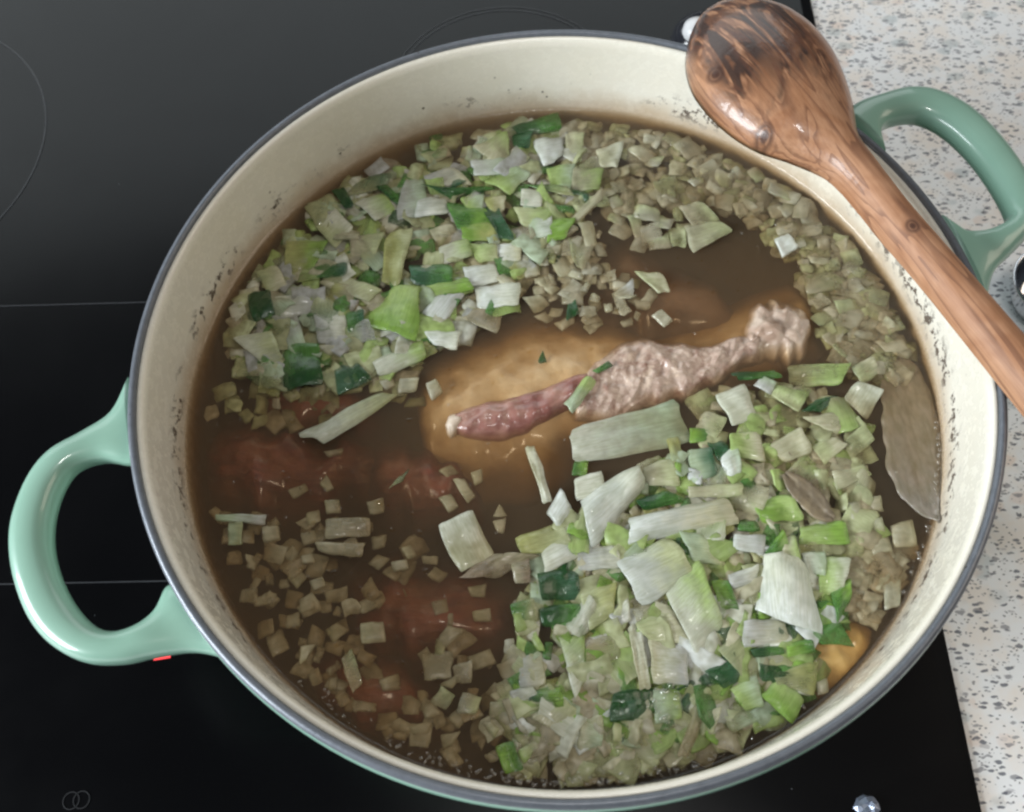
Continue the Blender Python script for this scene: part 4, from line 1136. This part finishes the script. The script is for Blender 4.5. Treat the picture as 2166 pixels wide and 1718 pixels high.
BACKR = [(1180, 240), (1330, 243), (1480, 285), (1620, 350), (1760, 445), (1860, 550), (1930, 680), (1960, 800), (1860, 810), (1790, 770), (1740, 710), (1715, 610), (1690, 540), (1600, 480), (1480, 410), (1350, 460), (1280, 440), (1220, 350)]
LOWL = [(430, 1080), (700, 1090), (900, 1130), (960, 1340), (1060, 1400), (1180, 1640), (900, 1625), (740, 1545), (560, 1400), (450, 1230)]
FRONT = [(1060, 1480), (1300, 1440), (1600, 1500), (1700, 1480), (1560, 1600), (1300, 1660), (1080, 1630)]
RIGHT = [(1780, 1180), (1940, 1130), (1960, 1180), (1910, 1280), (1850, 1310), (1780, 1290)]
sunk_bits(BACKR, 420, -3.6, -1.0, ['onion', 'beige', 'pale', 'cream', 'olive', 'onion'], 1.05)
sunk_bits(HEAPU, 520, -2.2, -0.1, ['pale', 'paleg', 'olive', 'mint', 'lilac', 'green', 'white', 'cream'], 1.5)
sunk_bits(HEAPL, 520, -2.0, -0.1, ['pale', 'paleg', 'cream', 'mint', 'white', 'lime', 'paleg', 'green', 'bwhite'], 1.5)
sunk_bits(HEAPR, 170, -2.6, -0.3, ['pale', 'cream', 'olive', 'paleg', 'beige'], 1.2)
sunk_bits(FRONT, 200, -2.6, -0.2, ['cream', 'pale', 'onion', 'olive', 'beige'], 1.2)
sunk_bits(RIGHT, 90, -3.6, -0.8, ['tan', 'beige', 'onion', 'cream'], 1.1)
sunk_bits(LOWL, 80, -6.0, -2.6, ['onion', 'beige', 'tan'], 1.0)
sunk_bits([(430, 700), (640, 640), (900, 760), (880, 860), (560, 900), (420, 880)], 60, -4.5, -1.5, ['pale', 'beige', 'olive'], 1.2)
sunk_bits([(1150, 520), (1260, 480), (1300, 560), (1400, 620), (1330, 690), (1180, 680), (1100, 640)], 60, -3.0, -0.6, ['onion', 'beige', 'cream'], 1.0)
so = mesh_obj('sunk_vegetables', sv, sf_, 'sunk')
ca_ = so.data.color_attributes.new('tint', 'FLOAT_COLOR', 'POINT')
ca_.data.foreach_set('color', [x for c in sc_ for x in c])
tag(so, 'sunk vegetable bits seen dimly through the brown stock', 'vegetables', kind='stuff')


# ------------------------------------------------------------------ meat
def ridge(name, reg, tops, bots, mat, parent, hmax, zbase, n=8, nv=14, lump=0.0, freq=120, strand=0.0, ang=0.9, shape=2.2, origin=None, ends=0.25, ragged=0.0):
    """lumpy ridge between two edge lines; hmax is the crest in mm above the soup, along its length"""
    ox, oy, s = REG[reg]
    A = spline([at(ox + x / s, oy + y / s) for x, y in tops], n)
    B = spline([at(ox + x / s, oy + y / s) for x, y in bots], n)
    S = len(A)
    vs_, fs = [], []
    o0 = origin if origin is not None else Vector((0, 0, 0))
    hm = hmax if isinstance(hmax, (list, tuple)) else [hmax] * len(tops)
    Hh = [v.x for v in spline([(h, 0, 0) for h in hm], n)]
    ca, sa = math.cos(ang), math.sin(ang)
    for i in range(S):
        t = i / (S - 1)
        e = min(1.0, min(t, 1 - t) / ends) if ends else 1
        e = math.sqrt(max(0.0, 1 - (1 - e) ** 2))
        for j in range(nv + 1):
            v = j / nv
            if ragged:
                k0 = ragged * noise.noise(Vector((t * 9.0, 3.3, hm[0])))
                k1 = ragged * noise.noise(Vector((t * 9.0, 8.8, hm[0])))
                p = A[i].lerp(B[i], -k0 + v * (1 + k0 + k1))
            else:
                p = A[i].lerp(B[i], v)
            dome = (1 - abs(2 * v - 1) ** shape)
            z = SOUP_Z + zbase * 1e-3 + (Hh[i] - zbase) * 1e-3 * dome * e
            q = Vector((p.x, p.y, 0)) * freq
            z += lump * 1e-3 * (noise.noise(q) + 0.5 * noise.noise(q * 2.3 + Vector((5, 1, 2)))) * (0.3 + 0.7 * dome)
            if strand:
                # bundles of fibres: long in one direction, narrow across it, bent by a slow warp
                wx = p.x + 0.004 * noise.noise(Vector((p.x * 90, p.y * 90, 2)))
                wy = p.y + 0.004 * noise.noise(Vector((p.x * 90, p.y * 90, 6)))
                al, ac = wx * ca + wy * sa, -wx * sa + wy * ca
                r1 = 1 - 2 * abs(noise.noise(Vector((al * 60, ac * 210, 1.0))))
                r2 = 1 - 2 * abs(noise.noise(Vector((al * 200, ac * 520, 4.0))))
                r3 = noise.noise(Vector((p.x * 190, p.y * 190, 8.0)))
                z += strand * 1e-3 * (0.55 * r1 + 0.16 * r2 + 0.8 * r3 - 0.25) * (0.25 + 0.75 * dome)
            jx = lump * 0.35e-3 * noise.noise(q + Vector((11, 3, 5)))
            jy = lump * 0.35e-3 * noise.noise(q + Vector((1, 13, 8)))
            q = Vector((p.x + jx, p.y + jy, z))
            rr_ = math.hypot(q.x, q.y)
            lim = 0.1465 if z > SOUP_Z - 0.012 else 0.1445
            if rr_ > lim:
                q.x, q.y = q.x * lim / rr_, q.y * lim / rr_
            vs_.append(q - o0)
    top_n = len(vs_)
    for k in range(top_n):
        x, y, z = vs_[k]
        vs_.append(Vector((x, y, SOUP_Z + (zbase - 7) * 1e-3 - o0.z)))
    W_ = nv + 1
    for i in range(S - 1):
        for j in range(nv):
            a, b, c, d = i * W_ + j, (i + 1) * W_ + j, (i + 1) * W_ + j + 1, i * W_ + j + 1
            fs.append((a, b, c, d))
            fs.append((a + top_n, d + top_n, c + top_n, b + top_n))
    loop = [i * W_ for i in range(S)] + [(S - 1) * W_ + j for j in range(1, W_)] + [i * W_ + nv for i in range(S - 2, -1, -1)] + [j for j in range(nv - 1, 0, -1)]
    for k in range(len(loop)):
        p, q = loop[k], loop[(k + 1) % len(loop)]
        fs.append((p, q, q + top_n, p + top_n))
    return fix_normals(mesh_obj(name, vs_, fs, mat, parent))


mo = at(1320, 790)
meat = empty('meat_joint', mo)
tag(meat, 'pink boiled meat joint rising out of the soup in the middle', 'meat')
ridge('fat_layer', 'S', [(865, 800), (900, 730), (975, 680), (1080, 640), (1180, 625), (1290, 655), (1390, 680), (1490, 640), (1600, 590), (1710, 560), (1770, 600)],
      [(890, 950), (920, 1000), (1010, 1030), (1080, 1030), (1190, 1000), (1260, 930), (1390, 860), (1490, 820), (1590, 790), (1700, 760), (1765, 700)],
      'fat', meat, [-3.6, -2.2, -1.6, -1.3, -1.2, -1.5, -2.8, -5.0, -3.6, -3.0, -4.2], -15, n=9, nv=36, lump=1.5, freq=95, strand=0.8, ang=0.3, shape=2.0, origin=mo, ends=0.2, ragged=0.10)
ridge('red_muscle', 'S', [(948, 884), (975, 864), (1038, 842), (1100, 831), (1175, 806), (1250, 775)], [(952, 908), (1005, 922), (1060, 924), (1112, 908), (1172, 876), (1250, 842)],
      'muscle', meat, [0.6, 1.3, 1.6, 1.7, 1.7, 1.4], -3, n=14, nv=30, lump=1.1, freq=120, strand=1.4, ang=0.35, shape=3.4, origin=mo, ends=0.04, ragged=0.07)
ridge('meat_fibres', 'B', [(150, 1440), (250, 1290), (370, 1190), (470, 1156), (600, 1152), (740, 1176), (840, 1184), (950, 1146), (1060, 1130), (1110, 1110)],
      [(160, 1560), (280, 1580), (390, 1560), (490, 1506), (590, 1486), (690, 1450), (800, 1410), (900, 1352), (1010, 1275), (1100, 1240)],
      'fibres', meat, [0.3, 0.9, 1.4, 1.7, 1.8, 1.7, 1.4, 1.0, 0.8, 0.6], -4, n=16, nv=56, lump=1.4, freq=170, strand=1.5, ang=0.95, shape=3.4, origin=mo, ends=0.05, ragged=0.15)
ridge('knuckle', 'B', [(1000, 1170), (1040, 1060), (1085, 975), (1150, 945), (1240, 960), (1320, 990), (1362, 1060)], [(1010, 1230), (1070, 1250), (1140, 1245), (1210, 1250), (1280, 1250), (1340, 1215), (1364, 1130)],
      'knuckle', meat, [0.5, 1.1, 2.2, 1.4, 0.7, -0.2, -1.8], -5, n=14, nv=40, lump=2.4, freq=140, strand=1.4, ang=0.9, shape=2.4, origin=mo, ends=0.2, ragged=0.16)
ridge('bone_tip', 'S', [(940, 893), (950, 874), (966, 870), (980, 882)], [(943, 912), (952, 919), (962, 912), (980, 896)], 'bone', meat, [0.6, 1.2, 1.5, 1.6], -2, n=6, nv=10, lump=0.9, freq=300, shape=2.0, origin=mo, ends=0.3)


def lump_obj(name, outline_t, outline_b, mat, h, zb, lab, cat, grp=None, lump=1.6, freq=80, strand=0.0, ragged=0.22):
    n_ = len(outline_t)
    ctr = at(sum(p[0] for p in outline_t + outline_b) / (2 * n_), sum(p[1] for p in outline_t + outline_b) / (2 * n_))
    o = ridge(name, 'S', outline_t, outline_b, mat, None, h, zb, n=9, nv=24, lump=lump, freq=freq, strand=strand, ang=-0.25, shape=2.0, origin=ctr, ends=0.35, ragged=ragged)
    o.location = ctr
    return tag(o, lab, cat, grp)


RD = 'red meat under the stock'
lump_obj('sunk_meat', [(400, 880), (480, 860), (560, 850), (650, 860), (740, 885), (820, 920)], [(410, 1050), (490, 1095), (570, 1105), (660, 1095), (740, 1055), (820, 1010)], 'redmeat', [-4.6, -3.2, -3.2, -4.2, -4.8, -5.6], -18, 'striped dark red meat sunk against the left wall', 'meat', RD, 1.6, 70, 2.2)
lump_obj('sunk_meat', [(740, 915), (830, 895), (910, 905), (970, 940), (1020, 1000)], [(745, 1060), (830, 1100), (900, 1120), (960, 1110), (1020, 1070)], 'redmeat', [-5.4, -4.0, -2.8, -4.0, -5.4], -18, 'orange-red sunk meat lump below the left end of the fat', 'meat', RD, 1.8, 80, 1.0)
lump_obj('sunk_meat', [(700, 1190), (820, 1150), (920, 1140), (1020, 1170), (1120, 1220)], [(700, 1370), (810, 1440), (920, 1450), (1020, 1420), (1110, 1340)], 'redmeat', [-6.0, -4.0, -3.6, -4.0, -5.0], -18, 'red sunk meat below the striped pale leek square', 'meat', RD, 2.0, 70, 1.2)
lump_obj('sunk_meat', [(600, 1360), (720, 1340), (830, 1370), (940, 1430)], [(650, 1500), (750, 1560), (860, 1575), (940, 1540)], 'redmeat', [-6.4, -4.6, -4.4, -5.8], -18, 'dark red sunk meat by the front left wall', 'meat', RD, 2.0, 70, 1.0)
lump_obj('sunk_meat', [(500, 780), (610, 770), (710, 775), (810, 800)], [(520, 890), (620, 920), (710, 925), (800, 900)], 'redmeat', [-5.0, -3.4, -3.6, -5.0], -18, 'orange-brown sunk meat under the dark green ribbed leaf', 'meat', RD, 1.6, 70, 0.8)
lump_obj('brown_meat', [(1210, 500), (1320, 455), (1430, 495), (1530, 570), (1630, 620)], [(1220, 680), (1320, 730), (1420, 745), (1530, 735), (1630, 700)], 'brownmeat', [-6.0, -4.2, -4.0, -4.6, -6.0], -20, 'brown meat sunk under the open stock behind the joint', 'meat', None, 1.2, 50)
lump_obj('orange_fat', [(1680, 1335), (1735, 1300), (1800, 1295), (1860, 1320)], [(1690, 1425), (1745, 1470), (1805, 1460), (1850, 1400)], 'goldfat', [-3.6, -2.2, -2.2, -3.6], -8, 'orange fat lump sunk near the front right wall', 'fat', None, 1.4, 150, 0.8, 0.15)


# ------------------------------------------------------------------ leaves
def leaf(name, spine, width, h, lab, curl=0.25, mat='bay', nseg=7, wavy=0.08):
    S_ = spline([at(x, y, SOUP_Z + hh * 1e-3) for (x, y), hh in zip(spine, h)], nseg)
    Wd = [v.x for v in spline([(q, 0, 0) for q in width], nseg)]
    Hh = [v.x for v in spline([(q, 0, 0) for q in h], nseg)]
    ctr = S_[len(S_) // 2].copy()
    ax = S_[-1] - S_[0]
    rz = math.atan2(ax.y, ax.x)
    RM = Matrix.Rotation(-rz, 3, 'Z')
    vs_, fs, nv = [], [], 8
    for i, p in enumerate(S_):
        t = (S_[min(i + 1, len(S_) - 1)] - S_[max(i - 1, 0)])
        t.z = 0
        t.normalize()
        side = Vector((-t.y, t.x, 0))
        for j in range(nv + 1):
            v = j / nv * 2 - 1
            wv = Wd[i] * (1 + wavy * noise.noise(Vector((i * 0.33, v * 2, 4))))
            e_ = p + side * v * wv
            rr_ = math.hypot(e_.x, e_.y)
            if rr_ > 0.1478:
                e_.x, e_.y = e_.x * 0.1478 / rr_, e_.y * 0.1478 / rr_
            q = RM @ (e_ - ctr)
            z = Hh[i] * 1e-3 + curl * Wd[i] * abs(v) ** 2 * 0.5 + 0.0006 * noise.noise(Vector((i * 0.5, v * 3, 1))) - (0.0006 if j == nv // 2 else 0)
            vs_.append((q.x, q.y, z))
    n_ = len(vs_)
    vs_ += [(x, y, z - 0.0005) for x, y, z in vs_]
    W_ = nv + 1
    S = len(S_)
    for i in range(S - 1):
        for j in range(nv):
            a, b, c, d = i * W_ + j, (i + 1) * W_ + j, (i + 1) * W_ + j + 1, i * W_ + j + 1
            fs.append((a, b, c, d))
            fs.append((a + n_, d + n_, c + n_, b + n_))
    loop = [i * W_ for i in range(S)] + [(S - 1) * W_ + j for j in range(1, W_)] + [i * W_ + nv for i in range(S - 2, -1, -1)] + [j for j in range(nv - 1, 0, -1)]
    for k in range(len(loop)):
        p, q = loop[k], loop[(k + 1) % len(loop)]
        fs.append((p, q, q + n_, p + n_))
    o = fix_normals(mesh_obj(name, vs_, fs, mat, None, True, (ctr.x, ctr.y, SOUP_Z), rz))
    return tag(o, lab, 'leaf')


bl_ = leaf('bay_leaf', [(1888, 740), (1908, 800), (1922, 870), (1930, 940), (1938, 1010), (1962, 1064), (1992, 1094), (2016, 1112)], [0.003, 0.0085, 0.0102, 0.0106, 0.0096, 0.0062, 0.0028, 0.0013], [-3.2, -2.4, -1.7, -1.2, -0.7, 0.5, 3.0, 6.5], 'large thin greyish brown leaf clinging to the right wall, its tip above the soup', 0.05, 'film', 7, 0.14)
bl_.color = (*C['film'], 1)
bl_['tip'] = [float(x) for x in C['film2']]
bl_['clear'] = 0.28
leaf('bay_leaf', [(1660, 1000), (1685, 1025), (1712, 1052), (1740, 1082), (1765, 1098)], [0.0015, 0.0042, 0.0048, 0.0040, 0.0012], [0.8, 1.4, 1.7, 1.5, 1.0], 'small grey-brown torn leaf between the lime and pale yellow leeks', 0.10)

# ------------------------------------------------------------------ foam and bubbles
bv, bf = [], []
rnd = random.Random(12)


def bubble(x, y, z, r):
    b0 = len(bv)
    rings, seg = 4, 8
    for i in range(rings):
        a = i / rings * PI / 2
        for k in range(seg):
            bv.append((x + r * math.cos(a) * math.cos(2 * PI * k / seg), y + r * math.cos(a) * math.sin(2 * PI * k / seg), z + r * math.sin(a) * 0.8))
    bv.append((x, y, z + r * 0.8))
    for i in range(rings - 1):
        for k in range(seg):
            bf.append((b0 + i * seg + k, b0 + i * seg + (k + 1) % seg, b0 + (i + 1) * seg + (k + 1) % seg, b0 + (i + 1) * seg + k))
    for k in range(seg):
        bf.append((b0 + (rings - 1) * seg + k, b0 + (rings - 1) * seg + (k + 1) % seg, b0 + rings * seg))


for k in range(300):
    th = math.radians(rnd.triangular(-135, -55, -88))
    r = 0.1462 - abs(rnd.gauss(0, 0.0022))
    bubble(r * math.cos(th), r * math.sin(th), SOUP_Z + 0.0002, rnd.choice([0.0003, 0.0003, 0.0004, 0.0005, 0.0007]))
for k in range(60):
    th = math.radians(rnd.uniform(-35, -5))
    r = 0.1468 - abs(rnd.gauss(0, 0.0010))
    bubble(r * math.cos(th), r * math.sin(th), SOUP_Z + 0.0004, rnd.choice([0.0003, 0.0005, 0.0008]))
for k in range(26):
    x, y = rnd.gauss(1405, 16), rnd.gauss(1487, 20)
    p = at(x, y)
    bubble(p.x, p.y, SOUP_Z + 0.0004, rnd.choice([0.0005, 0.0007, 0.0010, 0.0014]))
for k in range(130):
    x, y = rnd.uniform(480, 1900), rnd.uniform(300, 1580)
    p = at(x, y)
    if math.hypot(p.x, p.y) < 0.14:
        bubble(p.x, p.y, SOUP_Z + 0.0001, rnd.choice([0.0003, 0.0004, 0.0006]))
fo = mesh_obj('foam', bv, bf, 'bubble')
tag(fo, 'small foam bubbles along the front wall and between the leeks', 'foam', kind='stuff')

# thin round drops of fat on the stock
bv, bf = [], []


def drop(x, y, r):
    b0, seg = len(bv), 10
    for rr_, z in ((1.0, 0.00002), (0.7, 0.00012 + 0.03 * r), (0.3, 0.00016 + 0.05 * r)):
        for k in range(seg):
            bv.append((x + rr_ * r * math.cos(2 * PI * k / seg), y + rr_ * r * math.sin(2 * PI * k / seg), SOUP_Z + z))
    for i in range(2):
        for k in range(seg):
            bf.append((b0 + i * seg + k, b0 + i * seg + (k + 1) % seg, b0 + (i + 1) * seg + (k + 1) % seg, b0 + (i + 1) * seg + k))
    bf.append(tuple(b0 + 2 * seg + k for k in range(seg)))


for poly, n_ in (([(1230, 500), (1400, 520), (1600, 560), (1690, 560), (1560, 700), (1380, 720), (1250, 620)], 45), ([(430, 880), (900, 850), (1000, 960), (980, 1300), (860, 1500), (560, 1300), (430, 1080)], 90), ([(900, 690), (1150, 660), (1350, 720), (1200, 790), (950, 830)], 40), ([(1180, 260), (1500, 300), (1850, 560), (1930, 760), (1760, 720), (1500, 450)], 50)):
    got = 0
    while got < n_:
        x, y = rnd.uniform(400, 1980), rnd.uniform(240, 1650)
        if inside(poly, x, y):
            p = at(x, y)
            drop(p.x, p.y, rnd.choice([0.0003, 0.0004, 0.0005, 0.0007, 0.0010]))
            got += 1
dr = mesh_obj('fat_droplets', bv, bf, 'drop')
tag(dr, 'small glistening round drops of fat on the open stock', 'droplets', kind='stuff')

# ------------------------------------------------------------------ small things round the pot
q = at(1484, 86, 0.010)
kn = empty('round_knob', (q.x, q.y, 0.0))
tag(kn, 'glossy black round knob behind the pot with white cap, half hidden by the spoon', 'knob')
lathe('dome', [(0, 0.0005), (0.0150, 0.0005), (0.0172, 0.004), (0.0176, 0.009), (0.0165, 0.0145), (0.0135, 0.019), (0.0085, 0.0222), (0.0035, 0.0236), (0, 0.0238)], 'black', kn, 48)
q2 = at(1473, 68, 0.020) - kn.location
cap = lathe('white_cap', [(0, -0.006), (0.0058, -0.005), (0.0078, 0.0), (0.0072, 0.004), (0.0045, 0.0066), (0.0, 0.0074)], 'white', kn, 40)
cap.location = q2

cup = empty('steel_cup', (0.2418, 0.0765, WT))
tag(cup, 'small shiny round steel cup on the worktop beside the spoon handle', 'cup')
lathe('bowl', [(0, 0.0004), (0.0120, 0.0004), (0.0170, 0.003), (0.0195, 0.009), (0.0205, 0.016), (0.0212, 0.0185), (0.0214, 0.0190), (0.0208, 0.0192), (0.0198, 0.016), (0.0186, 0.009), (0.0160, 0.0040), (0.0115, 0.0018), (0, 0.0016)], 'steel', cup, 64)
lathe('rolled_rim', [(0.0210, 0.0184), (0.0219, 0.0182), (0.0226, 0.0188), (0.0222, 0.0197), (0.0212, 0.0197), (0.0207, 0.0191)], 'steel', cup, 64, closed=True)

q = at(1836, 1706, 0.002)  # added stand-in blob for an unidentified shiny bluish spot on the hob
rnd = random.Random(3)
fv = []
n_ = 9
for r, z in ((1.0, 0.0), (0.9, 0.0016), (0.45, 0.0026)):
    for k in range(n_):
        a = 2 * PI * k / n_
        fv.append((0.0050 * r * math.cos(a) * rnd.uniform(0.8, 1.15), 0.0040 * r * math.sin(a) * rnd.uniform(0.8, 1.15), z * rnd.uniform(0.7, 1.2) + 0.0003))
fv.append((0.0003, 0.0004, 0.0022))
ff = [tuple(range(n_ - 1, -1, -1))]
for i in range(2):
    for k in range(n_):
        ff.append((i * n_ + k, i * n_ + (k + 1) % n_, (i + 1) * n_ + (k + 1) % n_, (i + 1) * n_ + k))
ff += [(2 * n_ + k, 2 * n_ + (k + 1) % n_, 3 * n_) for k in range(n_)]
fs_ = mesh_obj('bluish_blob', fv, ff, 'blob_metal', None, False, (q.x, q.y, 0.0), 0.3)
tag(fs_, 'small shiny bluish stand-in blob on the hob in front of the pot', 'scrap')
